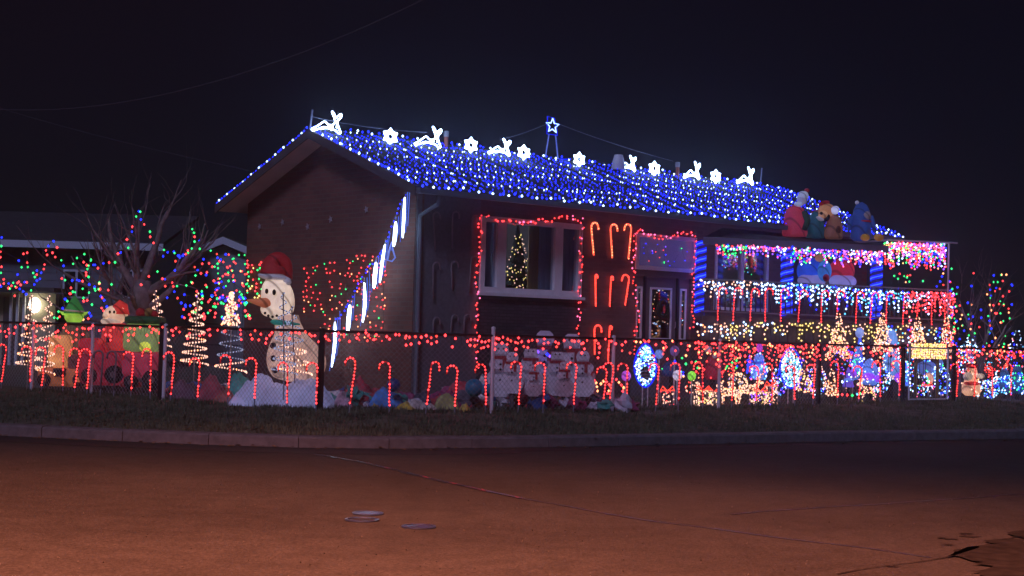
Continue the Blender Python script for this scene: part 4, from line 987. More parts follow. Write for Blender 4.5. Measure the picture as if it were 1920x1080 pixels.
blob(elf, 'face', 139, 594, 18, 13, fab('fabric_lime', (.35, .6, .08), .45, (.45, .9, .1))); blob(elf, 'hat_brim', 139, 583, 20, 4, fab('fabric_pale', (.6, .55, .45), .1), tilt=4, ryd=20)
for px, s_ in ((121, -1), (157, 1)):
    b0 = rel(px - s_ * 4, 588, 27.9, elf); MB().tube([b0, b0 + Vector((s_ * .07, 0, .0)), b0 + Vector((s_ * .13, 0, .04))], [.04, .03, .005], 8).build('ear', fab('fabric_lime', (0, 0, 0)), elf, smooth=True)
rbox(elf, 'body', 120, 604, 160, 680, fab('fabric_olive', (.25, .22, .12), .05), .5)
for px in (118, 163): 
    a = rel(px, 625, 27.9, elf); MB().tube([a, a + Vector((0, -.1, -.2)), a + Vector((0, -.2, -.3))], [.07, .06, .06], 10).build('arm', fab('fabric_olive', (0, 0, 0)), elf, smooth=True)
tr2 = inflatable('inflatable_truck', 'red inflatable truck carrying the santa', 'inflatable', 200, 27.3)
rbox(tr2, 'body', 156, 660, 240, 722, fab('fabric_maroon', (.4, .04, .07), .12, (.9, .05, .12)), .9); rbox(tr2, 'hood', 154, 634, 206, 668, fab('fabric_crimson', (.5, .03, .05), .20, (1, .04, .06)), .8)
wheel(tr2, 214, 702, 17, -.42, mat('hub_dull', (.2, .15, .15))); wheel(tr2, 168, 704, 15, -.42, mat('hub_dull', (0, 0, 0)))
rbox(tr2, 'side_window', 204, 628, 216, 646, fab('fabric_dark', (0, 0, 0)), .5, -.3)
sa = inflatable('inflatable_santa', 'inflatable santa in a red cap sitting in the red truck', 'inflatable', 218, 27.0)
blob(sa, 'head', 217, 590, 23, 18, fab('fabric_peach', (.85, .6, .45), .5, (1, .62, .42)), amp=.06); 
c = rel(225, 586, 27.0, sa); MB().tube([c + q for q in (Vector((0, 0, -.03)), Vector((.0, 0, .08)), Vector((.03, 0, .14)), Vector((.08, 0, .12)), Vector((.13, 0, 0)))], [.17, .15, .10, .06, .03], 14).build('cap', redlit, sa, smooth=True)
blob(sa, 'nose', 198, 592, 6, 5, fab('fabric_peach', (0, 0, 0)), dy=-.15); blob(sa, 'beard', 208, 603, 18, 10, fab('fabric_beard', (.8, .7, .6), .3, (1, .75, .55)), dy=-.08, amp=.15)
for px in (206, 214): blob(sa, 'eye', px, 585, 2.2, 3, eyeb, dy=-.2, seg=(8, 6))
rbox(sa, 'torso', 200, 606, 238, 658, redlit, .5)
for px in (200, 238):
    a = rel(px, 622, 27.0, sa); MB().tube([a, a + Vector((0, -.12, -.15)), a + Vector((-.05, -.25, -.18))], [.08, .07, .05], 10).build('arm', redlit, sa, smooth=True)
wg = inflatable('inflatable_wagon', 'pink red inflatable wagon carrying the green gift box', 'inflatable', 272, 26.6)
rbox(wg, 'body', 236, 658, 306, 708, fab('fabric_rose', (.5, .06, .12), .16, (.9, .07, .16)), .85); wheel(wg, 286, 712, 19, -.4, mat('hub_dull', (0, 0, 0))); wheel(wg, 246, 716, 13, -.4, mat('hub_dull', (0, 0, 0)))
rbox(wg, 'bumper', 228, 716, 262, 726, fab('fabric_red_dark', (.35, .03, .03), .1), .5)
gf_ = inflatable('inflatable_gift_box', 'glowing green inflatable gift box with dark green lid', 'inflatable', 270, 26.5)
rbox(gf_, 'box', 237, 606, 304, 660, fab('fabric_grass_green', (.3, .42, .18), .26, (.42, .62, .2)), .75); rbox(gf_, 'lid', 240, 593, 306, 608, fab('fabric_dark_green', (.03, .14, .06), .03), .8)
blob(gf_, 'lamp_glow', 272, 648, 14, 11, fab('fabric_lamp_lime', (.6, .7, .1), .6, (.8, .9, .1)), dy=-.33, ryd=6)
blob(gf_, 'bow', 264, 586, 9, 9, redfab, label='red bow on the lid'); blob(gf_, 'bow', 279, 586, 8, 9, fab('fabric_gold', (.4, .22, .08), .05)); blob(gf_, 'bow', 290, 590, 7, 7, redfab)

# ---- figures on the porch roof
def roofz(px, py, Y): return atY(px, py, Y).z
Yr = 34.0
f1 = thing('inflatable_figure', 'white-haired inflatable lady in a red dress on the porch roof', 'inflatable', atY(1492, 443, Yr))
k = Yr / 2827
c = rel(1490, 443, Yr, f1); MB().lathe([(22 * k, 0), (24 * k, 6 * k), (21 * k, 26 * k), (20 * k, 40 * k), (15 * k, 52 * k), (6 * k, 58 * k)], c, 22).build('red_dress', fab('fabric_dress', (.55, .05, .1), .13, (.9, .08, .16)), f1, smooth=True)
blob(f1, 'head', 1504, 373, 10, 12, fab('fabric_face', (.6, .6, .75), .1, (.5, .6, 1))); blob(f1, 'hair', 1506, 367, 10, 9, fab('fabric_hair', (.75, .8, .95), .2, (.5, .65, 1)), dy=-.02, amp=.15); blob(f1, 'collar', 1497, 383, 8, 5, fab('fabric_hair', (0, 0, 0)), dy=-.1)
a = rel(1508, 398, Yr - .15, f1); MB().tube([a, a + Vector((.06, -.1, -.2)), a + Vector((-.02, -.16, -.4))], [.08, .07, .06], 10).build('arm', fab('fabric_deep_green', (.03, .10, .06), .03), f1, smooth=True)
blob(f1, 'hat_tip', 1513, 357, 5, 4, redfab)
b1 = thing('inflatable_bag', 'dark teal inflatable sack between the lady and the brown dog', 'inflatable', atY(1530, 446, Yr + .2))
c = rel(1528, 446, Yr + .2, b1); MB().lathe([(17 * k, 0), (19 * k, 10 * k), (16 * k, 28 * k), (9 * k, 44 * k), (5 * k, 50 * k)], c, 20).build('sack', fab('fabric_deep_teal', (.02, .14, .2), .05, (.03, .3, .5)), b1, smooth=True); blob(b1, 'tie', 1528, 398, 7, 4, redfab)
f2 = thing('inflatable_dog', 'brown inflatable dog in a santa hat with large white pompom on the porch roof', 'inflatable', atY(1562, 448, Yr))
c = rel(1563, 448, Yr, f2); MB().lathe([(15 * k, 0), (18 * k, 6 * k), (17 * k, 22 * k), (12 * k, 38 * k), (8 * k, 44 * k)], c, 20).build('body', fab('fabric_tan', (.3, .14, .09), .07, (.6, .25, .15)), f2, smooth=True)
blob(f2, 'belly', 1569, 432, 8, 12, fab('fabric_dark_brown', (.10, .04, .03), .02), dy=-.12)
blob(f2, 'head', 1550, 395, 16, 14, fab('fabric_tan_lit', (.5, .26, .13), .17, (.9, .4, .2))); blob(f2, 'muzzle', 1543, 403, 9, 8, fab('fabric_muzzle', (.6, .36, .22), .2, (1, .5, .3)), dy=-.15)
blob(f2, 'nose', 1540, 400, 3, 3, eyeb, dy=-.28, seg=(8, 6)); blob(f2, 'ear', 1550, 409, 5, 8, eyeb, dy=-.16, tilt=40, ryd=4); blob(f2, 'ear', 1566, 396, 4, 9, fab('fabric_dark_brown', (0, 0, 0)), dy=-.05, tilt=-20, ryd=4)
blob(f2, 'pompom', 1566, 394, 8, 8, fab('fabric_pompom', (.75, .75, 1), .5, (.55, .6, 1)), dy=-.14); blob(f2, 'hat', 1545, 381, 11, 5, redfab, dy=-.03, tilt=-15); blob(f2, 'beard', 1538, 410, 8, 4, whitefab, dy=-.18, amp=.3, tilt=25); blob(f2, 'collar', 1562, 408, 9, 4, fab('fabric_leaf', (.15, .3, .1), .08), dy=-.03)
f3 = thing('inflatable_penguin', 'dark blue inflatable penguin with yellow feet on the porch roof', 'inflatable', atY(1614, 452, Yr))
c = rel(1614, 452, Yr, f3); MB().lathe([(13 * k, 0), (19 * k, 6 * k), (19 * k, 25 * k), (17 * k, 45 * k), (15 * k, 58 * k), (10 * k, 68 * k), (2 * k, 73 * k)], c, 22).build('body', fab('fabric_navy', (.03, .08, .28), .10, (.05, .15, .8)), f3, smooth=True)
blob(f3, 'face', 1622, 405, 11, 11, fab('fabric_greybeige', (.35, .3, .36), .06), dy=-.1, ryd=9); blob(f3, 'belly', 1620, 434, 12, 14, fab('fabric_belly', (.08, .1, .35), .06), dy=-.12, ryd=8); blob(f3, 'scarf', 1620, 415, 14, 3, redfab, dy=-.08, ryd=13)
for px, s_ in ((1622, 0), (1648, .1)): blob(f3, 'foot', px, 445, 9, 7, fab('fabric_amber_foot', (.45, .24, .04), .10, (.8, .4, .05)), dy=-.2)
blob(f3, 'hat_bobble', 1607, 380, 4, 4, whitefab); 
for px, s_ in ((1597, -1), (1633, 1)):
    a = rel(px, 405, Yr, f3); MB().tube([a, a + Vector((s_ * .05, -.03, -.2)), a + Vector((s_ * .08, -.05, -.38))], [.05, .06, .02], 8).build('flipper', fab('fabric_navy', (0, 0, 0)), f3, smooth=True)
# ---- inflatable on the deck behind the railing
Yd = 35.0
f4 = thing('inflatable_globes', 'blue and red domed inflatable pair on white bases behind the deck railing', 'inflatable', atY(1550, 555, Yd)); 
blob(f4, 'dome', 1518, 508, 24, 26, fab('fabric_dome_blue', (.03, .12, .5), .38, (.02, .1, 1)), Y=Yd, label='blue dome'); blob(f4, 'dome', 1578, 508, 24, 24, fab('fabric_dome_red', (.5, .03, .05), .22, (1, .04, .08)), Y=Yd, label='red dome')
blob(f4, 'white_base', 1522, 526, 27, 14, fab('fabric_base', (.6, .6, .85), .22, (.4, .42, 1)), Y=Yd, dy=-.15); blob(f4, 'white_base', 1580, 528, 26, 15, fab('fabric_base', (0, 0, 0)), Y=Yd, dy=-.15)
blob(f4, 'middle_figure', 1546, 508, 13, 20, fab('fabric_mid_blue', (.05, .25, .6), .3, (.05, .3, 1)), Y=Yd, dy=-.3); blob(f4, 'figure_head', 1536, 484, 8, 7, fab('fabric_tan_lit', (0, 0, 0)), Y=Yd, dy=-.3); blob(f4, 'striped_mitten', 1549, 521, 6, 7, redfab, Y=Yd, dy=-.6)

# ================================================================ LIT TREES AND YARD DISPLAYS
def spiral_tree(px, ytop, ybot, wpx, Y, label, key='T', lit=(0, 1), turns=8, lean=0, group='spiral light trees', poleM=None, r=.018):
    k = Y / 2827.0; t = inflatable('spiral_tree', label, 'light tree', px, Y, group=group); a = rel(px, ybot, Y, t); c = rel(px + lean, ytop, Y, t); h = (c - a).length
    P = []; N = turns * 14
    for i in range(N + 1):
        s = i / N; rr = wpx / 2 * k * (1 - s) ** .9 + .02; an = s * turns * 2 * math.pi; P.append(a.lerp(c, s) + Vector((rr * math.cos(an), rr * math.sin(an), 0)))
    MB().tube(P, .008, 4).build('spiral_wire', wire_w, t); MB().tube([Vector((a.x, a.y, -.02)), a, c], .012, 5).build('pole', poleM or metal, t)
    pts = walk(P, .052); L = len(pts)
    sel = [p for i, p in enumerate(pts) if lit[0] <= (i / L) <= lit[1] and rnd.random() < .95]
    bulbs_part(sel, [key if rnd.random() < .85 else 'O' for _ in sel] if key == 'T' else [key] * len(sel), t, r)
    if lit != (0, 1):
        rest = [p for i, p in enumerate(pts) if not (lit[0] <= (i / L) <= lit[1])]
        if rest: bulbs_part(rest, ['w'] * len(rest), t, .014, 'dim_bulbs')
    return t
spiral_tree(52, 552, 690, 42, 27.2, 'lit spiral tree furthest left, beside the porch light', lean=8)
spiral_tree(83, 552, 702, 34, 27.0, 'slim lit spiral tree second from the left', lean=10)
spiral_tree(302, 545, 650, 34, 28.8, 'lit spiral tree behind the green gift box', lean=-11)
spiral_tree(364, 548, 684, 48, 25.8, 'lit spiral tree just right of the double fence post', turns=9, lean=7)
spiral_tree(432, 550, 698, 56, 25.4, 'lit spiral tree left of the snowman, its middle coils dark', lean=2, lit=(0, .22), turns=7)
bl = [p for p in ()]
t = inflatable('light_cone_topper', 'bundle of warm white lights topping the spiral tree left of the snowman', 'string lights', 432, 25.4)
pts = []; 
for _ in range(130):
    s = rnd.random() ** 1.3; y_ = 610 - 62 * s; pts.append(rel(434 + rnd.uniform(-1, 1) * (16 * (1 - s) + 3), y_, 25.4 + rnd.uniform(-.1, .1), t))
MB().tube(sorted(pts, key=lambda q: q.z), .003, 3).build('wire', wire_m, t); bulbs_part(pts, [rnd.choice('TTTO') for _ in pts], t, .02)
spiral_tree(533, 548, 702, 44, 23.6, 'mostly unlit bluish spiral tree in front of the snowman', key='w', lit=(0, 1), lean=-2, poleM=wire_w, r=.015)
spiral_tree(553, 574, 702, 60, 23.9, 'spiral tree before the snowman with only its right lower coils lit', lit=(0, .62), turns=6, lean=-6)

def cone_tree(px, ytop, ybot, wpx, Y, label, pal='TTTO', nb=230, r=.022):
    k = Y / 2827.0; t = inflatable('cone_light_tree', label, 'light tree', px, Y, group='cone light trees'); a = rel(px, ybot, Y, t); c = rel(px, ytop, Y, t); wr = wpx * .4 * k; mb = MB()
    for j in range(6):
        an = j * math.pi / 3; mb.tube([Vector((a.x + wr * math.cos(an), a.y + wr * math.sin(an), 0)), Vector((a.x + wr * math.cos(an), a.y + wr * math.sin(an), max(a.z, .05))), c], .007, 4)
    for s in (.0, .25, .5, .75):
        q = a.lerp(c, s); mb.tube([q + Vector((wr * (1 - s) * math.cos(u * math.pi / 5), wr * (1 - s) * math.sin(u * math.pi / 5), 0)) for u in range(10)], .006, 4, closed=True)
    mb.build('wire_frame', wire_m, t); pts = []
    for _ in range(nb):
        s = 1 - math.sqrt(rnd.random()); an = rnd.uniform(0, 6.283); tier = 1 + .18 * math.sin(s * 26)
        pts.append(a.lerp(c, s) + Vector((math.cos(an), math.sin(an), 0)) * (wr * (1 - s) * tier + .02))
    bulbs_part(pts, [rnd.choice(pal) for _ in pts], t, r * .72)
cone_tree(1572, 585, 672, 50, 29.5, 'tall warm white light tree standing alone before the yellow deck lights', nb=280)
cone_tree(1655, 583, 660, 38, 31.0, 'warm white light tree beside the right blue porch post')
cone_tree(1721, 590, 660, 38, 32.2, 'warm white light tree standing above the yellow lit box', pal='TTO')
cone_tree(1775, 588, 672, 30, 32.6, 'warm white light tree at the right end of the deck', pal='TTRO')
cone_tree(1560, 690, 742, 22, 28.6, 'small warm white cone tree low on the grass near the dark post', nb=90)
cone_tree(1508, 668, 735, 34, 28.2, 'rough warm and violet light tree right of the second oval', pal='TTTYVO', nb=130)

def oval(px, yt, yb, wpx, Y, label, pal):
    k = Y / 2827.0; t = inflatable('oval_light', label, 'oval light ornament', px, Y, group='pointed oval ornaments'); cz = (yt + yb) / 2; hz_ = (yb - yt) / 2
    P = []
    for i in range(36):
        a = 2 * math.pi * i / 36; sx = math.sin(a); cy = math.cos(a); ex = wpx / 2 * math.copysign(abs(sx) ** 1.15, sx) * (1 if cy < 0 else (1 - .18 * cy)); P.append(rel(px + ex, cz - hz_ * cy, Y, t))
    MB().tube(P, .016, 6, closed=True).build('blue_rim', rope_blue, t)
    mb = MB()
    for i in range(0, 18, 2): mb.tube([P[i], P[-i - 1 if i else 0]], .004, 3) if i else None
    mb.build('wire_frame', wire_w, t)
    for s_ in (-1, 1): b_ = rel(px + s_ * 5, yb - 12, Y, t); MB().tube([b_, Vector((b_.x, b_.y, -.02))], .012, 5).build('leg', plastic_white, t)
    pts = []
    while len(pts) < 300:
        a = rnd.uniform(0, 6.283); q = math.sqrt(rnd.random()) * .93; sx, cy = math.sin(a), math.cos(a)
        ex = wpx / 2 * math.copysign(abs(sx) ** 1.15, sx) * (1 if cy < 0 else (1 - .18 * cy)) * q; yy = cz - hz_ * cy * q
        if 'hole' in pal and (ex / 9) ** 2 + ((yy - cz - hz_ * .35) / 13) ** 2 < 1: continue
        pts.append(rel(px + ex, yy, Y + rnd.uniform(-.06, .04), t))
    bulbs_part(pts, [rnd.choice('WWCwBC' if 'hole' in pal else 'WWCwC') for _ in pts], t, .0165)
oval(1210, 644, 726, 42, 26.6, 'bluish white pointed oval of lights before the front door', 'hole')
oval(1483, 652, 728, 42, 28.6, 'pointed oval of pale blue lights before the deck, with blue rim', '')

def lit_deer(px, ybot, hpx, Y, label, pal, face=1, nb=170, r=.0155):
    t = inflatable('lit_deer', label, 'lit deer', px, Y, group='lit deer in the yard'); h = hpx / ppm(Y); s = h; mb = MB(); pts = []
    def seg(a, c, ra, rb, nbb):
        a, c = Vector(a) * s, Vector(c) * s; a.x *= face; c.x *= face
        mb.tube([a, c], .006, 4)
        for _ in range(nbb):
            q = rnd.random(); an = rnd.uniform(0, 6.283); rr = (ra + (rb - ra) * q) * s; d = (c - a).normalized(); u = d.orthogonal().normalized(); v = d.cross(u)
            pts.append(a.lerp(c, q) + (u * math.cos(an) + v * math.sin(an)) * rr)
    seg((-.32, 0, .52), (.26, 0, .55), .13, .15, int(nb * .42)); seg((.26, 0, .58), (.40, 0, .82), .09, .06, int(nb * .14)); seg((.38, 0, .84), (.54, 0, .78), .06, .03, int(nb * .1))
    for lx, ly in ((-.3, -.08), (-.3, .08), (.25, -.08), (.25, .08)): seg((lx, ly, .45), (lx + .02, ly, 0), .05, .018, int(nb * .07))
    seg((.36, -.03, .88), (.28, -.1, 1.05), .01, .01, 5); seg((.36, .03, .88), (.44, .1, 1.05), .01, .01, 5)
    mb.build('wire_frame', wire_w, t); bulbs_part(pts, [rnd.choice(pal) for _ in pts], t, r)
lit_deer(1404, 735, 52, 28.3, 'warm white lit deer facing right behind the middle fence posts', 'TTTO', 1)
lit_deer(1370, 735, 44, 28.0, 'warm white lit deer facing left beside the first gift boxes', 'TTO', -1)
lit_deer(1850, 742, 52, 32.6, 'bluish white lit deer right of the glowing santa', 'WWCT', 1, 110)
lit_deer(1630, 735, 40, 30.0, 'warm white lit deer below the blue snow dome', 'TTYP', -1, 90)
def gift(px, ybot, wpx, hpx, Y, label, pal, bow='R', nb=110):
    t = inflatable('lit_gift_box', label, 'lit gift box', px, Y, R(20), group='lit gift boxes'); k = Y / 2827; wd, h = wpx * k / 2, hpx * k; mb = MB()
    for a in (-wd, wd):
        for c in (-wd, wd): mb.tube([(a, c, 0), (a, c, h)], .008, 4)
    for z in (.01, h):
        mb.tube([(-wd, -wd, z), (wd, -wd, z), (wd, wd, z), (-wd, wd, z)], .008, 4, closed=True)
    mb.build('wire_frame', wire_w, t); pts = []
    for _ in range(nb):
        f = rnd.randrange(5); u = rnd.uniform(-wd, wd); z = rnd.uniform(0, h)
        pts.append(Vector({0: (u, -wd, z), 1: (u, wd, z), 2: (-wd, u, z), 3: (wd, u, z), 4: (u, rnd.uniform(-wd, wd), h)}[f]))
    bulbs_part(pts, [rnd.choice(pal) for _ in pts], t, .0155)
    mb = MB()
    for s_ in (-1, 1): mb.tube([Vector((0, 0, h)), Vector((s_ * .1, 0, h + .09)), Vector((s_ * .14, 0, h + .02)), Vector((0, 0, h + .01))], .012, 5)
    mb.build('bow', rope_red if bow == 'R' else rope_blue, t)
gift(1322, 735, 28, 29, 27.3, 'warm lit gift box left of the galvanised post before the deck', 'TTTY'); gift(1341, 733, 14, 24, 27.9, 'narrow warm lit gift box behind the galvanised post', 'TTTY', nb=60)
gift(1428, 736, 30, 26, 27.9, 'warm lit gift box with violet glow left of the second oval', 'TTTYV'); gift(1448, 738, 18, 34, 28.3, 'tall narrow warm lit gift box beside the second oval', 'TTO', nb=70)
gift(1740, 732, 62, 22, 32.6, 'pink and white lit box low behind the gate', 'TPWV', nb=70); gift(1254, 733, 20, 26, 27.6, 'loosely lit small gift box right of the first oval', 'TTR', nb=34)
# yellow-lit box behind the gate
t = inflatable('light_board', 'wide board covered in yellow lights above the gate', 'light board', 1740, 32.0); k = 32.0 / 2827
a = rel(1708, 672, 32.0, t); c = rel(1773, 645, 32.0, t); mb = MB(); mb.box((a.x, 0, a.z), (c.x, .25, c.z)); mb.build('panel', mat('panel_wood', (.25, .18, .08), .7), t)
MB().box((a.x + .1, .08, -.02), (a.x + .16, .14, a.z)).box((c.x - .16, .08, -.02), (c.x - .1, .14, a.z)).build('leg', mat('panel_wood', (0, 0, 0)), t)
pts = [Vector((a.x + (c.x - a.x) * (i + .5 + rnd.uniform(-.3, .3)) / 20, -.03, a.z + (c.z - a.z) * (j + .5 + rnd.uniform(-.3, .3)) / 9)) for i in range(20) for j in range(9)]
bulbs_part(pts, [rnd.choice('YYT') for _ in pts], t, .02)
# wireframe snowman in blue lights, blue domes, violet balls, lollipops
def lollipop(px, py, rr, Y, label, m, nm='lollipop_stake'):
    t = inflatable(nm, label, 'lollipop ornament', px, Y, group='ball ornaments on stakes'); k = Y / 2827; c = rel(px, py, Y, t)
    MB().tube([(c.x, c.y, -.03), (c.x, c.y, c.z - rr * k * .9)], .014, 5).build('stake', plastic_white, t); MB().ell(c, (rr * k, rr * k * .8, rr * k * 1.12), 18, 12).build('ball', m, t, smooth=True)
blueg = fab('globe_blue', (.3, .4, .8), .45, (.2, .35, 1)); violetg = fab('globe_violet', (.3, .1, .7), 1.1, (.3, .06, 1)); greeng = fab('globe_green', (.3, .7, .1), .9, (.3, 1, .08)); whiteg = fab('globe_white', (.7, .65, .8), .6, (.85, .75, 1))
lollipop(1236, 664, 8, 27.6, 'pale blue ball on a stake right of the first oval', blueg); lollipop(1265, 658, 9, 28.0, 'dim violet ball on a tall stake before the door step', fab('globe_mauve', (.35, .25, .5), .12, (.4, .2, .9)))
lollipop(1297, 705, 8, 27.2, 'bright green ball on a stake', greeng); lollipop(1270, 704, 9, 27.3, 'white ball with pink light on a stake beside the green one', whiteg)
lollipop(1174, 705, 9, 26.4, 'violet ball on a stake left of the first oval', fab('globe_purple', (.4, .12, .6), .6, (.6, .12, 1))); lollipop(1599, 700, 7, 29.8, 'violet globe on a stake by the small cone tree', violetg)
lollipop(1686, 708, 9, 31.0, 'bright violet globe left of the gate', violetg); lollipop(1764, 714, 9, 33.0, 'bright violet globe seen through the gate', violetg); lollipop(1721, 708, 9, 33.0, 'pale blue ball seen through the gate', fab('globe_sky', (.5, .7, .9), .7, (.5, .75, 1)))
lollipop(1741, 710, 10, 33.1, 'peach coloured ball between two globes behind the gate', fab('globe_peach', (.8, .45, .35), .7, (1, .5, .35)))
def puff(px, yt, yb, wpx, Y, label, m, extra=None, nb=0, pal='W', shape='dome'):
    t = inflatable('glowing_inflatable', label, 'inflatable', px, Y); k = Y / 2827; h = (yb - yt) * k; z0 = rel(px, yb, Y, t).z; wd = wpx * k / 2
    pr_ = {'dome': [(.7, 0), (1, .12), (1, .4), (.88, .68), (.6, .88), (.2, .98), (.02, 1)], 'man': [(.6, 0), (1, .1), (1, .32), (.7, .5), (.5, .56), (.62, .66), (.66, .78), (.5, .92), (.1, 1)], 'cone': [(.9, 0), (1, .05), (.75, .3), (.6, .5), (.4, .75), (.15, .95), (.02, 1)]}[shape]
    MB().lathe([(r_ * wd, max(0, z0) + z * h) for r_, z in pr_], (0, 0, 0), 22).build('body', m, t, smooth=True)
    if z0 > .05: MB().tube([(0, 0, -.02), (0, 0, z0 + .05)], wd * .3, 8).build('base', darkmetal, t)
    if extra:
        for nm_, ex, ey, rx, ry, mm in extra: blob(t, nm_, ex, ey, rx, ry, mm, dy=-wd * .9)
    if nb:
        pts = []
        for _ in range(nb):
            q = rnd.random(); an = rnd.uniform(math.pi, 2 * math.pi); rr = wd * (1.03 if q < .4 else 1.05 - (q - .4) * 1.4); pts.append(Vector((rr * math.cos(an), rr * math.sin(an), max(0, z0) + q * h)))
        bulbs_part(pts, [rnd.choice(pal) for _ in pts], t, .02)
    return t
bl1 = fab('fabric_sky_blue', (.15, .3, .7), .75, (.12, .26, 1)); bl2 = fab('fabric_royal', (.05, .1, .6), .7, (.06, .12, 1)); bl3 = fab('fabric_violet_blue', (.15, .1, .6), .6, (.2, .12, 1))
puff(1424, 662, 712, 30, 28.6, 'blue and cyan lit inflatable snowman leaning left of the second oval', bl1, [('scarf', 1420, 680, 14, 3, bl2), ('top_hat', 1424, 652, 6, 9, fab('fabric_magenta', (.5, .05, .5), .5, (.8, .08, 1)))], 60, 'CWBPC', 'man')
puff(1406, 664, 700, 13, 28.9, 'deep blue curved inflatable behind the blue snowman', bl2, None, 10, 'B', 'cone')
puff(1592, 688, 726, 22, 29.4, 'violet blue inflatable bell near the small cone tree', bl3, [('band', 1592, 712, 10, 3, bl1)], 8, 'W', 'cone')
puff(1605, 660, 712, 16, 30.4, 'slim light blue inflatable figure with cyan lights', bl1, [('head', 1611, 654, 7, 9, bl1)], 24, 'CGW', 'man')
puff(1612, 622, 690, 16, 31.4, 'tall blue lit column with white star lights on top', bl2, [('star', 1612, 624, 8, 10, fab('fabric_star', (.3, .4, .9), .5, (.3, .45, 1)))], 26, 'WWB', 'cone')
puff(1632, 672, 722, 30, 30.6, 'round blue snow dome inflatable left of the tall pale one', bl1, [('violet_base', 1629, 706, 12, 7, violetg), ('violet_side', 1646, 710, 6, 7, violetg)], 18, 'W', 'dome')
puff(1672, 616, 712, 32, 31.6, 'large pale blue inflatable snowman behind the fence, left of the gate', fab('fabric_pale_blue', (.2, .4, .7), .65, (.16, .36, 1)), [('scarf', 1672, 650, 14, 4, redfab), ('button', 1670, 668, 3, 3, eyeb)], 50, 'WCWTR', 'man')
puff(1700, 676, 724, 14, 31.8, 'thin blue striped inflatable by the left gate post', bl1, None, 30, 'WCB', 'cone')
puff(1738, 676, 712, 46, 33.4, 'wide dark blue inflatable with green and blue lights behind the gate', fab('fabric_slate', (.1, .16, .3), .4, (.1, .2, .8)), None, 60, 'GBBCW', 'dome')
puff(1762, 672, 708, 20, 33.2, 'blue bulb-dotted inflatable inside the right side of the gate', bl1, None, 30, 'WCG', 'man')
puff(1822, 684, 742, 34, 32.4, 'warm glowing inflatable santa right of the gate', fab('fabric_warm_santa', (.8, .5, .35), .75, (1, .5, .3)), [('belt', 1822, 719, 15, 4, redlit), ('beard', 1815, 706, 9, 8, fab('fabric_beard', (0, 0, 0))), ('arm', 1838, 705, 8, 5, cream), ('eye', 1812, 697, 1.5, 2, eyeb), ('eye', 1819, 697, 1.5, 2, eyeb), ('red_cap', 1822, 686, 12, 5, redfab)], 26, 'TTO', 'man')
puff(1815, 655, 684, 22, 33.8, 'red and pale blue lit inflatable above the glowing santa', fab('fabric_mix', (.3, .25, .5), .3, (.35, .25, .9)), None, 40, 'RWRC', 'dome')
puff(1884, 690, 738, 26, 33.6, 'blue and cyan lit figure at the right picture edge', fab('fabric_teal_blue', (.05, .15, .35), .18, (.05, .25, .8)), None, 60, 'WCBC', 'man')
puff(1908, 684, 738, 26, 33.2, 'bright cyan and blue lit figure cut by the right picture edge', fab('fabric_teal_blue', (0, 0, 0)), None, 70, 'WCBG', 'man')
cone_tree(1818, 630, 660, 44, 35.5, 'pale blue light tree beyond the gate', pal='WCWw', nb=60); cone_tree(1908, 615, 655, 40, 36.5, 'pale blue light tree at the right picture edge', pal='WWwC', nb=26)
puff(1338, 664, 712, 34, 29.5, 'dark red inflatable standing before the deck, between the gift boxes', fab('fabric_garnet', (.35, .03, .06), .12, (.8, .04, .12)), [('head', 1328, 656, 7, 7, whitefab), ('pale_hand', 1340, 668, 4, 4, whitefab)], 8, 'R', 'dome')
puff(1262, 676, 706, 40, 28.4, 'dark teal and blue inflatable mound before the door', fab('fabric_dusk', (.05, .08, .2), .08, (.06, .12, .6)), None, 6, 'BGC', 'dome')
light_string('green and multicoloured lights strung above the green ball', catmull([atY(1268, 680, 27.6), atY(1285, 676, 27.6), atY(1300, 682, 27.6), atY(1315, 690, 27.6), atY(1295, 698, 27.5), atY(1280, 706, 27.5)], 4), .09, 'GGRBO', jit=.06)
light_string('blue and red bulbs draped before the deck by the galvanised post', catmull([atY(1352, 700, 28), atY(1362, 685, 28), atY(1374, 682, 28), atY(1385, 690, 28), atY(1376, 672, 28)], 4), .09, 'BBRG', jit=.05)
light_string('green and red lights lying on the grass right of the dark post', catmull([atY(1578, 738, 28.9), atY(1595, 740, 28.9), atY(1620, 736, 29.2)], 4), .12, 'GRC', jit=.02)
light_string('small double row of red lights low beside the galvanised post', catmull([atY(1092, 706, 26.2), atY(1108, 712, 26.2), atY(1118, 716, 26.2), atY(1119, 735, 26.2)], 4), .07, 'RRO', jit=.02)
light_string('red arch of lights between two fence canes', catmull([atY(1126, 720, 26.0), atY(1132, 714, 26.0), atY(1143, 722, 26.0), atY(1137, 742, 26.0)], 4), .06, 'RRO', jit=.02)
light_string('red zigzag of lights left of the violet ball', catmull([atY(1157, 712, 26.1), atY(1166, 722, 26.1), atY(1169, 742, 26.1)], 4), .06, 'RRO', jit=.02)

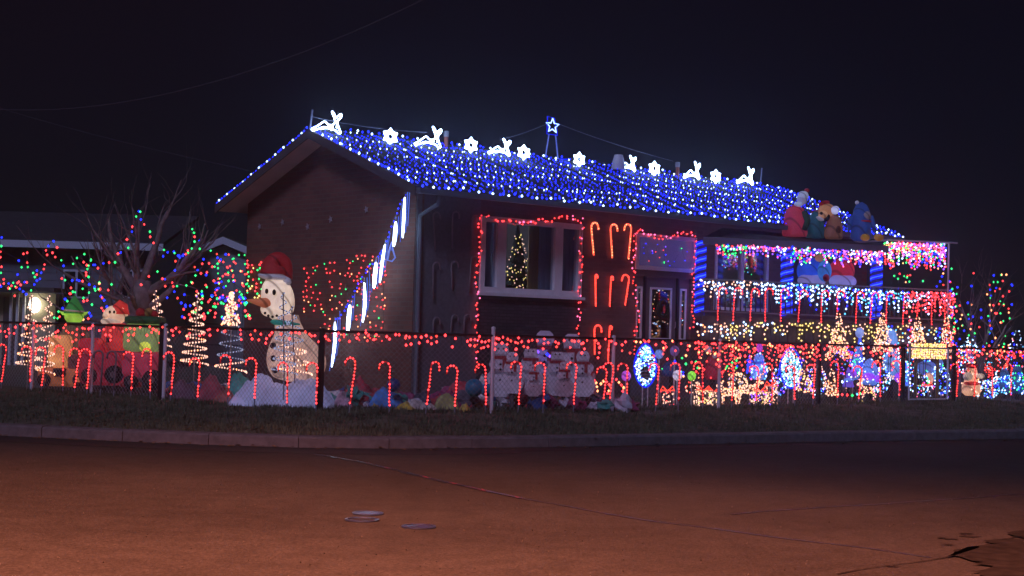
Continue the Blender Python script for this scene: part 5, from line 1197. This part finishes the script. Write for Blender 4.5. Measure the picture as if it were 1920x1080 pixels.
# ---- plywood snow figures before the big window
paintw = mat('painted_white_board', (.74, .70, .82), .7, noise_s=9, noise_a=.2); redp = mat('painted_red', (.35, .03, .04), .7)
def cutout(px, ybot, hpx, Y, label, kind=0, tint=None):
    t = inflatable('plywood_snowman', label, 'cut-out figure', px, Y, R(rnd.uniform(-15, 20)), group='painted plywood figures'); h = hpx / ppm(Y); zb = rel(px, ybot, Y, t).z
    L = []
    rs = [(.30, .24), (.22, .60), (.155, .86)]
    for side in (1, -1):
        seq = rs if side == 1 else rs[::-1]
        for r_, z_ in seq:
            angs = [-62, -35, 0, 35, 62] if side == 1 else [62, 35, 0, -35, -62]
            for an in angs: L.append(Vector((side * r_ * math.cos(R(an)) * h, 0, (z_ + r_ * math.sin(R(an))) * h + zb)))
    mb = MB(); nL = len(L)
    q = L; mid_ = [Vector((0, 0, p.z)) for p in q]
    half = nL // 2
    for sgn, off in ((1, 0), (-1, .02)):
        pass
    front = [p for p in L]; back = [p + Vector((0, .02, 0)) for p in L]
    vs = front + back; fs = []
    for i in range(half - 1):
        j = nL - 1 - i; fs.append((i, i + 1, j - 1, j)); fs.append((j + nL, j - 1 + nL, i + 1 + nL, i + nL))
    fs += [(i, i + nL, (i + 1) % nL + nL, (i + 1) % nL) for i in range(nL)]
    mb.add(vs, fs).build('board', tint or paintw, t)
    MB().box((-.17 * h, -.012, .70 * h + zb), (.17 * h, -.002, .76 * h + zb)).box((.04 * h, -.016, .52 * h + zb), (.11 * h, -.013, .72 * h + zb)).build('scarf', redp, t)
    if kind == 1:
        MB().box((-.2 * h, -.012, .96 * h + zb), (.2 * h, .03, 1.0 * h + zb)).box((-.13 * h, -.010, 1.0 * h + zb), (.13 * h, .028, 1.15 * h + zb)).build('top_hat', mat('painted_dark', (.04, .03, .04), .7), t)
    for ex in (-.05, .05): MB().ell((ex * h, -.006, .9 * h + zb), (.018 * h, .008, .018 * h), 8, 6).build('eye', eyeb, t)
    for z_ in (.5, .6, .3): MB().ell((0, -.006, z_ * h + zb), (.022 * h, .008, .022 * h), 8, 6).build('button', eyeb, t)
    MB().box((-.03, .03, -.05), (.03, .06, .5 * h)).build('prop_stake', deckwood, t)
cl = [(1022, 738, 118, 26.4, 'tall white plywood snowman whose head shows above the fence, left one', 0), (1073, 742, 116, 26.9, 'tall white plywood snowman whose head shows above the fence, right one', 0),
      (940, 742, 98, 25.3, 'white plywood snowman just right of the tall fence post', 0), (962, 736, 76, 24.9, 'white plywood snowman leaning beside the first one by the tall post', 0), (996, 738, 88, 25.5, 'white plywood snowman with dark hat, third from the tall post', 1),
      (1003, 742, 58, 24.7, 'short white plywood snowman in front of the tall ones', 0), (1046, 740, 84, 25.9, 'white plywood snowman with dark hat in the middle of the group', 1), (1060, 742, 64, 25.0, 'short white plywood snowman right of the middle', 0), (1094, 742, 84, 26.1, 'white plywood snowman at the right end of the group', 0), (1106, 742, 60, 26.6, 'small plywood snowman behind the right end of the group', 0)]
for c in cl: cutout(*c)
t = thing('blue_spotlight', 'two small blue lights glowing among the plywood snowmen', 'lights', atY(1005, 664, 26.2)); bulbs_part([Vector((0, 0, 0)), Vector((.03, 0, .04)), Vector((.24, 0, -.03)), Vector((.2, 0, 0))], 'VVVB', t, .03); MB().tube([Vector((0, 0, 0)), Vector((.24, 0, -.03))], .005, 3).build('wire', wire_m, t)
MB
# ---- tree with lights in the big window
tp = hf(968, 548, .9); topp = hf(962, 424, .9)
t = thing('window_christmas_tree', 'christmas tree with warm white lights inside the picture window', 'christmas tree', HM @ Vector((tp.x, .9, tp.z - .35)), HA)
hh = topp.z - tp.z + .35; lv_ = MB()
for j in range(9):
    z = .15 + j * (hh - .2) / 9; rr = .42 * (1 - j / 9.5); lv_.lathe([(rr, z), (rr * .3, z + (hh / 7))], (0, 0, 0), 14)
lv_.build('branches', mat('fir_green', (.015, .03, .015), .9), t); MB().lathe([(.04, -.1), (.03, .3)], n=8).build('trunk', deckwood, t)
pts = []
for _ in range(120): s = 1 - math.sqrt(rnd.random()); an = rnd.uniform(math.pi, 2 * math.pi); rr = .44 * (1 - s) + .02; pts.append(Vector((rr * math.cos(an), rr * math.sin(an), .2 + s * (hh - .2))))
bulbs_part(pts, ['Y' if rnd.random() < .55 else 'T' for _ in pts], t, .017)
# lights seen in transom, door glass and side window
W_ = [HM @ hf(rnd.uniform(1200, 1296), rnd.uniform(452, 500), -.01) for _ in range(20)]; W_.sort(key=lambda p: p.x); o = W_[0].copy(); t = thing('light_string', 'small green, red and blue lights scattered over the transom window', 'string lights', o)
MB().tube([p - o for p in W_], .0015, 3).build('wire', wire_m, t); bulbs_part([p - o for p in W_], [rnd.choice('BGbVbr') for _ in W_], t, .013)
light_string('warm lights around the inside of the front door glass', catmull([HM @ hf(x, y, .35) for x, y in [(1226, 606), (1240, 600), (1256, 606), (1254, 560), (1240, 545), (1226, 560), (1226, 600)]], 4), .09, 'TYTR', r=.012, jit=.02)
light_string('red and warm lights behind the right sidelight', catmull([HM @ hf(x, y, .3) for x, y in [(1276, 550), (1280, 570), (1276, 590), (1281, 610)]], 4), .08, 'TROW', r=.012, jit=.03)
light_string('warm lights behind the left sidelight', catmull([HM @ hf(x, y, .3) for x, y in [(1199, 550), (1203, 570), (1199, 590), (1202, 610)]], 4), .09, 'TYw', r=.012, jit=.03)
wr_ = thing('door_wreath', 'dark wreath with red bow on the front door glass', 'wreath', HM @ Vector(((s1 + s2) / 2, .0, (dg0 + dg1) / 2 + .1)), HA)
mb = MB(); mb.tube([Vector((.15 * math.cos(a * math.pi / 10), 0, .15 * math.sin(a * math.pi / 10))) for a in range(20)], .05, 7, closed=True); mb.build('garland_ring', mat('fir_green', (0, 0, 0)), wr_)
MB().ell((0, -.05, .0), (.04, .02, .09), 10, 8).build('bow', fab('fabric_bow', (.4, .03, .05), .15), wr_)
light_string('green and cyan lights seen through the window under the porch', catmull([HM @ hf(x, y, .5) for x, y in [(1352, 496), (1366, 498), (1372, 490), (1395, 480), (1402, 500), (1408, 515), (1396, 510)]], 4), .12, 'GGCw', r=.016, jit=.05)

# ================================================================ TREES
bark = mat('bark', (.20, .16, .16), .9, noise_s=10, noise_a=.35, bump=.6)
def branch(mb, p, d, L, r, depth, tips, bend=.25, segs=5, kids=3, up=.15):
    P = [p.copy()]; rs = [r]; q = p.copy(); dd = d.normalized()
    for i in range(segs):
        dd = (dd + Vector((rnd.uniform(-bend, bend), rnd.uniform(-bend, bend), rnd.uniform(-bend, bend) + up * .4))).normalized(); q = q + dd * L / segs; P.append(q.copy()); rs.append(r * (1 - .72 * (i + 1) / segs))
    mb.tube(P, rs, 7 if r > .05 else (5 if r > .015 else 3)); tips += P[2:]
    if depth > 0:
        for k in range(kids):
            i = rnd.randint(max(1, segs // 3), segs); nd = (dd + Vector((rnd.uniform(-1, 1), rnd.uniform(-1, 1), rnd.uniform(-.2, .9)))).normalized()
            branch(mb, P[i], nd, L * rnd.uniform(.5, .75), max(rs[i] * .6, .004), depth - 1, tips, bend, segs, kids, up)
def bare_tree(px, Y, label, trunk, limbs, nm='bare_tree', depth=2, kids=4, barkm=None):
    t = inflatable(nm, label, 'tree', px, Y); tips = []; mb = MB(); P = [Vector(q) for q, r_ in trunk]; mb.tube(P, [r_ for q, r_ in trunk], 10); mb.build('trunk', bark, t, smooth=True)
    for st, dr, L, r_ in limbs:
        m_ = MB(); branch(m_, Vector(st), Vector(dr), L, r_, depth, tips, kids=kids); m_.build('limb', barkm or bark, t, smooth=True)
    return t, tips
bt, tips = bare_tree(262, 29.5, 'large bare tree strung with coloured lights left of the house', [((0, 0, -.1), .30), ((.02, 0, .5), .24), ((-.03, 0, 1.1), .22), ((.0, 0, 1.7), .20), ((.05, 0, 2.1), .15)],
    [((0, 0, 1.8), (-.5, 0, .8), 1.7, .10), ((0, 0, 2.0), (.1, .1, 1), 1.6, .10), ((0, 0, 1.7), (.7, -.1, .7), 1.8, .10), ((0, 0, 1.4), (-.9, .1, .45), 2.0, .09), ((0, 0, 1.5), (.9, .2, .35), 1.7, .08), ((0, 0, 1.3), (.2, -.8, .5), 1.2, .07), ((-.05, 0, 1.9), (-.2, 0, 1), 1.5, .08)], kids=4)
bt2, _t = bare_tree(212, 31.5, 'slimmer bare tree behind the large one on its left', [((0, 0, -.1), .13), ((-.02, 0, .8), .11), ((0, 0, 1.5), .09)], [((0, 0, 1.4), (-.4, 0, .9), 1.6, .06), ((0, 0, 1.4), (.3, 0, .9), 1.5, .06), ((0, 0, 1.2), (-.9, 0, .4), 1.6, .05)], kids=3)
bt3, tips3 = bare_tree(1838, 38.5, 'bare shrub tree dotted with coloured lights right of the deck', [((0, 0, -.1), .12), ((0, 0, .5), .10), ((.02, 0, .9), .08)],
    [((0, 0, .6), (-.5, 0, .8), 1.3, .05), ((0, 0, .8), (.1, 0, 1), 1.5, .05), ((0, 0, .6), (.7, 0, .7), 1.3, .05), ((0, 0, .5), (-.9, 0, .5), 1.2, .04), ((0, 0, .5), (.9, .2, .35), 1.0, .04), ((0, 0, .8), (-.2, .1, 1), 1.6, .04)], kids=5, barkm=mat('pale_bark', (.34, .3, .3), .9, noise_s=12, noise_a=.3))
def tree_string(label, pts, Y, step=.19, pal='RRBGBRG', r=.024, jit=.05):
    light_string(label, catmull([atY(x, y, Y + rnd.uniform(-.25, .25)) for x, y in pts], 4), step, pal, r=r, jit=jit, group=None)
tree_string('coloured lights peaking high over the large bare tree', [(0, 538), (15, 533), (30, 537), (40, 490), (47, 475), (52, 500), (70, 520), (82, 488), (95, 455), (103, 465), (100, 482), (112, 492), (132, 495), (158, 478), (170, 487), (178, 497), (197, 497), (216, 485), (235, 467), (243, 450), (250, 425), (263, 392), (270, 415), (281, 440), (292, 457), (315, 470), (337, 477), (348, 478), (357, 465), (366, 430), (371, 452), (378, 475), (390, 495), (403, 498), (420, 482), (436, 470)], 29.0, step=.15)
tree_string('coloured lights drooping in the left branches by the porch light', [(0, 450), (3, 500), (12, 540), (22, 528), (34, 540), (50, 530), (66, 530), (74, 510), (60, 545), (30, 550)], 28.8, step=.13)
tree_string('coloured lights zigzagging above the green elf', [(118, 518), (136, 530), (150, 524), (166, 515), (160, 490), (168, 530), (180, 540), (197, 580), (176, 572), (152, 556), (137, 545), (126, 558), (112, 590), (104, 600)], 28.6, step=.14)
tree_string('coloured lights in the low right branches of the bare tree', [(270, 530), (290, 512), (310, 526), (340, 532), (365, 520), (385, 508), (402, 495), (422, 500), (436, 515), (420, 540), (400, 530), (380, 545)], 28.8, step=.15)
def scatter_string(label, n, box, Y, pal, r=.026, jy=.3):
    pts = [atY(rnd.uniform(box[0], box[2]), rnd.uniform(box[1], box[3]), Y + rnd.uniform(-jy, jy)) for _ in range(n)]
    pts.sort(key=lambda p: (round(p.z * 3), p.x)); t = thing('light_string', label, 'string lights', pts[0]); o = pts[0]
    P = [p - o for p in pts]; MB().tube(P, .003, 3).build('wire', wire_m, t); bulbs_part(P, [rnd.choice(pal) for _ in P], t, r)
scatter_string('thick coloured lights in the shrub before the neighbour garage', 70, (338, 545, 470, 598), 27.6, 'BGRBGR')
scatter_string('dense coloured lights bunched above the spiral tree left of the snowman', 68, (402, 474, 466, 570), 27.4, 'RORBGRrG', r=.019)
scatter_string('coloured lights in the middle of the bare tree', 26, (120, 530, 210, 600), 28.9, 'RBGOR')
scatter_string('coloured lights hanging along the garage side of the yard', 22, (300, 470, 410, 560), 29.2, 'BGRBr', r=.024)
pts = []
for _ in range(120):
    x = rnd.uniform(1782, 1902); y = rnd.uniform(512, 655)
    if y < 575 - (x - 1780) * .4 and rnd.random() < .5: continue
    pts.append((x, y))
W_ = [atY(x, y, 38.4 + rnd.uniform(-.5, .5)) for x, y in pts]; t = thing('light_string', 'coloured lights scattered over the bare shrub tree right of the deck', 'string lights', W_[0])
W_.sort(key=lambda p: (round(p.z * 3), p.x)); o = Vector(t.location); MB().tube([p - o for p in W_], .003, 3).build('wire', wire_m, t); bulbs_part([p - o for p in W_], [rnd.choice('BBGGRrO') for _ in W_], t, .027)
W_ = [atY(rnd.uniform(1668, 1790), rnd.uniform(500, 545), 37.8) for _ in range(22)]; t = thing('light_string', 'coloured lights seen through the pergola opening', 'string lights', W_[0]); W_.sort(key=lambda p: p.x); o = Vector(t.location)
MB().tube([p - o for p in W_], .003, 3).build('wire', wire_m, t); bulbs_part([p - o for p in W_], [rnd.choice('BBGGRrO') for _ in W_], t, .027)

# ================================================================ NEIGHBOURS
nw = mat('neighbour_siding', (.32, .36, .42), .8, noise_s=2, noise_a=.1); nroof = mat('neighbour_roof', (.05, .055, .07), .9, noise_s=6); 
def sidings(t, x0, x1, z0, z1, y, m, step=.22):
    k = z0
    while k < z1 - .02:
        MB().box((x0, y - .02, k), (x1, y + .0 + .01, min(z1, k + step - .015))).build('siding_plank', m, t); k += step
# garage with its gable to the road
Yg = 47.0; ga_ = G(300, Yg); gb_ = G(482, Yg)
gar = thing('neighbour_garage', 'pale neighbour garage with white gable trim beyond the yard', 'garage', ga_); k = Yg / 2827
L = gb_.x - ga_.x
def gl2(px, py): return atY(px, py, Yg) - ga_
e0, pk, e1 = gl2(340, 478), gl2(421, 445), gl2(486, 472)
MB().prism([(e0.x + .2, .02, -.1), (e1.x, .02, -.1), (e1.x, .02, e1.z - .1), (pk.x, .02, pk.z - .25), (e0.x + .2, .02, e0.z - .1)], (0, .15, 0)).build('wall', nw, gar)
sidings(gar, e0.x + .25, e1.x - .05, .1, e0.z - .35, 0, nw)
for a, c in ((e0, pk), (pk, e1)): MB().prism([(a.x, -.3, a.z), (c.x, -.3, c.z), (c.x, -.3, c.z - .22), (a.x, -.3, a.z - .22)], (0, .1, 0)).build('gable_trim', mat('neighbour_trim', (.6, .65, .8), .7), gar)
for a, c in ((e0, pk), (pk, e1)): MB().prism([(a.x, -.19, a.z + .02), (c.x, -.19, c.z + .02), (c.x, -.19, c.z - .08), (a.x, -.19, a.z - .08)], (0, 7, 0)).build('roof', nroof, gar)
dA, dB = gl2(372, 530), gl2(455, 600)
dr = MB().box((dA.x, -.08, -.05), (dB.x, -.03, dA.z)).build('garage_door', mat('garage_door_grey', (.28, .33, .40), .7), gar)
for j in range(1, 4): MB().box((dA.x + .03, -.085, dA.z * j / 4), (dB.x - .03, -.082, dA.z * j / 4 + .03)).build('door_groove', darkmetal, dr)
# low bungalow at the left
Yb = 43.0; o0 = G(-120, Yb); bun = thing('neighbour_bungalow', 'low dark bungalow with pale eaves behind the bare tree', 'house', o0)
def bl2_(px, py, dy=0): return atY(px, py, Yb + dy) - o0
f0, f1_ = bl2_(-120, 448), bl2_(300, 470)
xr = bl2_(296, 470).x; ze = bl2_(100, 458).z
MB().box((0, .0, -.1), (xr - .3, .2, ze - .1)).build('wall', mat('bungalow_wall', (.14, .15, .19), .85, noise_s=3), bun)
MB().prism([(-.5, -.6, ze), (xr + .3, -.6, ze), (xr + .3, 4, ze + 1.1), (-.5, 4, ze + 1.1)], (0, 0, .1)).build('roof', nroof, bun)
MB().box((-.5, -.66, ze - .14), (xr + .3, -.603, ze + .06)).build('fascia', mat('neighbour_trim', (0, 0, 0)), bun)
sidings(bun, .1, xr - .4, .0, ze - .5, -.003, mat('bungalow_siding', (.16, .18, .24), .85))
for px0, px1 in ((120, 168), (228, 272)):
    a, c = bl2_(px0, 505), bl2_(px1, 560)
    wd_ = MB().box((a.x, -.07, c.z), (c.x, -.03, a.z)).build('window', mat('neighbour_trim', (0, 0, 0)), bun)
    for s_ in (0, 1): MB().box((a.x + .06 + s_ * (c.x - a.x - .03) / 2, -.09, c.z + .06), (a.x - .03 + (s_ + 1) * (c.x - a.x) / 2 , -.075, a.z - .06)).build('pane', mat('dark_glass', (.01, .012, .02), .1), wd_)
# lit entrance with its lamp
a, c = bl2_(-5, 548), bl2_(112, 610); crm = mat('cream_siding', (.55, .5, .36), .8)
MB().box((a.x, -.45, -.1), (c.x, -.15, a.z)).build('porch_wall', crm, bun)
for px in (38, 50, 62): 
    q = bl2_(px, 550); MB().lathe([(.045, -.05), (.045, a.z)], (q.x, -.75, 0), 10).build('porch_column', trim_w, bun)
d0 = bl2_(18, 560); MB().box((d0.x, -.5, -.05), (d0.x + .75, -.46, 1.9)).build('door', mat('door_dark', (.06, .06, .07), .6), bun)
MB().box((a.x - .3, -1.3, a.z + .02), (c.x + .2, -.2, a.z + .14)).build('porch_canopy', nroof, bun)
lampp = bl2_(78, 573)
lm_ = MB().ell((lampp.x, -.62, lampp.z), (.17, .14, .22), 14, 10).build('porch_lamp', emi('porch_lamp_glow', (1, .9, .7), 5), bun, smooth=True)
MB().box((lampp.x - .05, -.5, lampp.z - .05), (lampp.x + .05, -.452, lampp.z + .1)).build('lamp_bracket', darkmetal, bun)


# ================================================================ MORE OF THE CROWDED DISPLAY
def light_mound(px, yt, yb, wpx, Y, label, pal, nb=110, r=.017):
    """net of lights thrown over a low clipped shrub"""
    t = inflatable('lit_shrub', label, 'lit shrub', px, Y, group='light-netted shrubs before the deck'); k = Y / 2827; h = (yb - yt) * k; wd = wpx * k / 2; z0 = max(0, rel(px, yb, Y, t).z)
    MB().ell((0, 0, z0 + h * .48), (wd, wd * .8, h * .52), 16, 10, amp=.35, fr=3, seed=px).build('foliage', mat('shrub_green', (.03, .045, .025), .9, noise_s=20, noise_a=.6, bump=1), t)
    MB().tube([(0, 0, -.03), (0, 0, z0 + h * .3)], .04, 6).build('stem', bark, t)
    pts = []
    for _ in range(nb):
        a = rnd.uniform(math.pi * .95, math.pi * 2.05); u = rnd.uniform(-1, 1); q = math.sqrt(1 - u * u)
        pts.append(Vector((wd * 1.06 * q * math.cos(a), wd * .88 * q * math.sin(a), z0 + h * (.48 + .54 * u))))
    bulbs_part(pts, [rnd.choice(pal) for _ in pts], t, r)
for a in [(1385, 700, 738, 34, 29.2, 'low shrub netted in peach lights between the lit deer', 'TTTOw', 130), (1462, 692, 738, 30, 29.4, 'shrub netted in white and violet lights left of the second oval', 'WwVCB', 110),
          (1532, 690, 738, 36, 29.6, 'pale blue and pink lit shrub between the second oval and small cone tree', 'WCTPwB', 110), (1585, 652, 700, 34, 31.6, 'shrub with blue and violet lights behind the small cone tree', 'CrBVB', 90),
          (1650, 690, 734, 38, 31.0, 'shrub with pale blue and peach lights right of the blue snow dome', 'WCTwB', 120), (1702, 650, 700, 32, 32.4, 'shrub with blue and red lights beside the left gate post', 'WCBRr', 110),
          (1725, 700, 738, 34, 32.8, 'shrub with white and green lights low behind the gate', 'WTGBw', 90), (1768, 690, 738, 26, 32.4, 'shrub with blue and white lights beside the right gate post', 'CWBBw', 90),
          (1800, 656, 700, 30, 33.6, 'shrub with red and blue lights just right of the gate', 'RrBCW', 100), (1868, 662, 712, 40, 34.4, 'red-lit shrub behind the fence near the right picture edge', 'RrORC', 110),
          (1858, 712, 744, 30, 32.9, 'low cyan and blue lit shrub right of the glowing santa', 'CWBBw', 80), (1300, 712, 736, 26, 28.0, 'low shrub with sparse peach lights by the green ball', 'TTr', 40), (1905, 655, 690, 34, 34.0, 'red and blue lit shrub at the far right edge', 'RrBC', 70)]:
    light_mound(*a)
# lit arches of peach lights before the deck
for k_, (px, wd, yt, Y) in enumerate([(1440, 34, 690, 28.1), (1535, 30, 686, 29.0), (1610, 44, 702, 29.8), (1672, 46, 706, 30.8)]):
    P = [atY(px + wd / 2 * math.cos(math.pi * i / 12), 736 - (736 - yt) * math.sin(math.pi * i / 12), Y) for i in range(13)]
    light_string(f'small arch of peach coloured lights before the deck, {ordw(k_+1)} from the left', P, .055, 'TTO', group='peach light arches', r=.016, jit=.025)
# red drops hanging behind the fence below the deck edge
for k_, (x0_, x1_, Y) in enumerate([(1312, 1400, 30.5), (1400, 1500, 31.0)]):
    a, c = atY(x0_, 642 + (x0_ - 1312) * .02, Y), atY(x1_, 642 + (x1_ - 1312) * .02, Y)
    icicles(f'long red light drops hanging below the deck edge, {ordw(k_+1)} section from the left', a, c, 17, .15, .8, .07, 'RRrO', group='red light drops below the deck', r=.018)
# inflatables get seams, tethers and fabric creases
# jumbled small fabric, bags and toys spread along the foot of the wall: too mixed up to count
cols_ = [(.45, .06, .08), (.6, .62, .8), (.05, .14, .45), (.5, .36, .08), (.06, .3, .28), (.7, .68, .78), (.3, .05, .16), (.1, .1, .14)]
jm = MB()
for _ in range(150):
    px = rnd.choice([rnd.uniform(622, 920), rnd.uniform(622, 920), rnd.uniform(925, 1180), rnd.uniform(310, 440)]); Y = rnd.uniform(24.3, 26.2) if px > 600 else rnd.uniform(25.2, 26.4)
    if px > 925: Y = rnd.uniform(24.6, 27)
    g_ = G(px, Y); q = rnd.uniform(.05, .16); jm.ell(g_ + Vector((0, 0, q * rnd.uniform(.2, 1.1))), (q * rnd.uniform(.8, 1.6), q, q * rnd.uniform(.5, 1.0)), 9, 6, mi=rnd.randrange(8), amp=.9, fr=2.4, seed=rnd.random() * 50, M=Matrix.Rotation(rnd.uniform(-.6, .6), 4, 'Y'))
tag(jm.build('litter', [mat('jumble_%d' % k, c, .7, noise_s=9, noise_a=.3) for k, c in enumerate(cols_)]), 'jumble of crumpled bags, cloth and small toys on the grass along the wall', 'jumble', kind='stuff')
# dry leaves on the verge, in the gutter and on the road
lf_m = mat('dry_leaves', (.16, .10, .05), .9, noise_s=9, noise_a=.5); lm2 = MB()
for _ in range(1500):
    p = rnd.choice(KD).lerp(rnd.choice(KD), 0) + Vector((rnd.uniform(-.7, .7), 0, 0)); dy = rnd.choice([rnd.uniform(-.35, -.02), rnd.uniform(.3, 2.4), rnd.uniform(.3, 2.4)]); z = .012 if dy < 0 else .20 + .05 * dy
    x, y = p.x, p.y + dy; a = rnd.uniform(0, 6.28); q = rnd.uniform(.02, .045); v = [Vector((q * math.cos(a + j * 1.57), q * .7 * math.sin(a + j * 1.57), rnd.uniform(0, .02))) + Vector((x, y, z)) for j in range(4)]
    lm2.add(v, [(0, 1, 2), (0, 2, 3)])
tag(lm2.build('leaves', lf_m), 'dry leaves and litter scattered along the kerb and verge', 'leaves', kind='stuff')
# small stones and grit on the road
gm2 = MB()
for _ in range(320):
    p = onroad(rnd.uniform(-60, 1980), 860 + 230 * rnd.random() ** 1.2); q = rnd.uniform(.003, .008); gm2.bulb((p.x, p.y, q * .6), q, 0 if rnd.random() < .5 else 1)
tag(gm2.build('gravel', [mat('grit_pale', (.10, .095, .09), .9, spec=.1), mat('grit_dark', (.015, .014, .013), .8)]), 'loose grit and small stones scattered on the asphalt', 'gravel', kind='stuff')

# ---------------------------------------------------------------- thin scattering volume added to give the lights a camera bloom
hm = bpy.data.materials.new('bloom_volume'); hm.use_nodes = True; n = hm.node_tree.nodes; l = hm.node_tree.links
for x in list(n): n.remove(x)
o_ = n.new('ShaderNodeOutputMaterial'); pv = n.new('ShaderNodeVolumePrincipled'); pv.inputs['Color'].default_value = (.78, .87, 1, 1); pv.inputs['Density'].default_value = .0024
pv.inputs['Anisotropy'].default_value = .93
l.new(pv.outputs[0], o_.inputs['Volume'])
tag(MB().box((-75, -25, -1.2), (75, 80, 14)).build('bloom_haze', hm), 'thin volume added for a bloom glow round the lights', 'bloom_haze', kind='stuff')
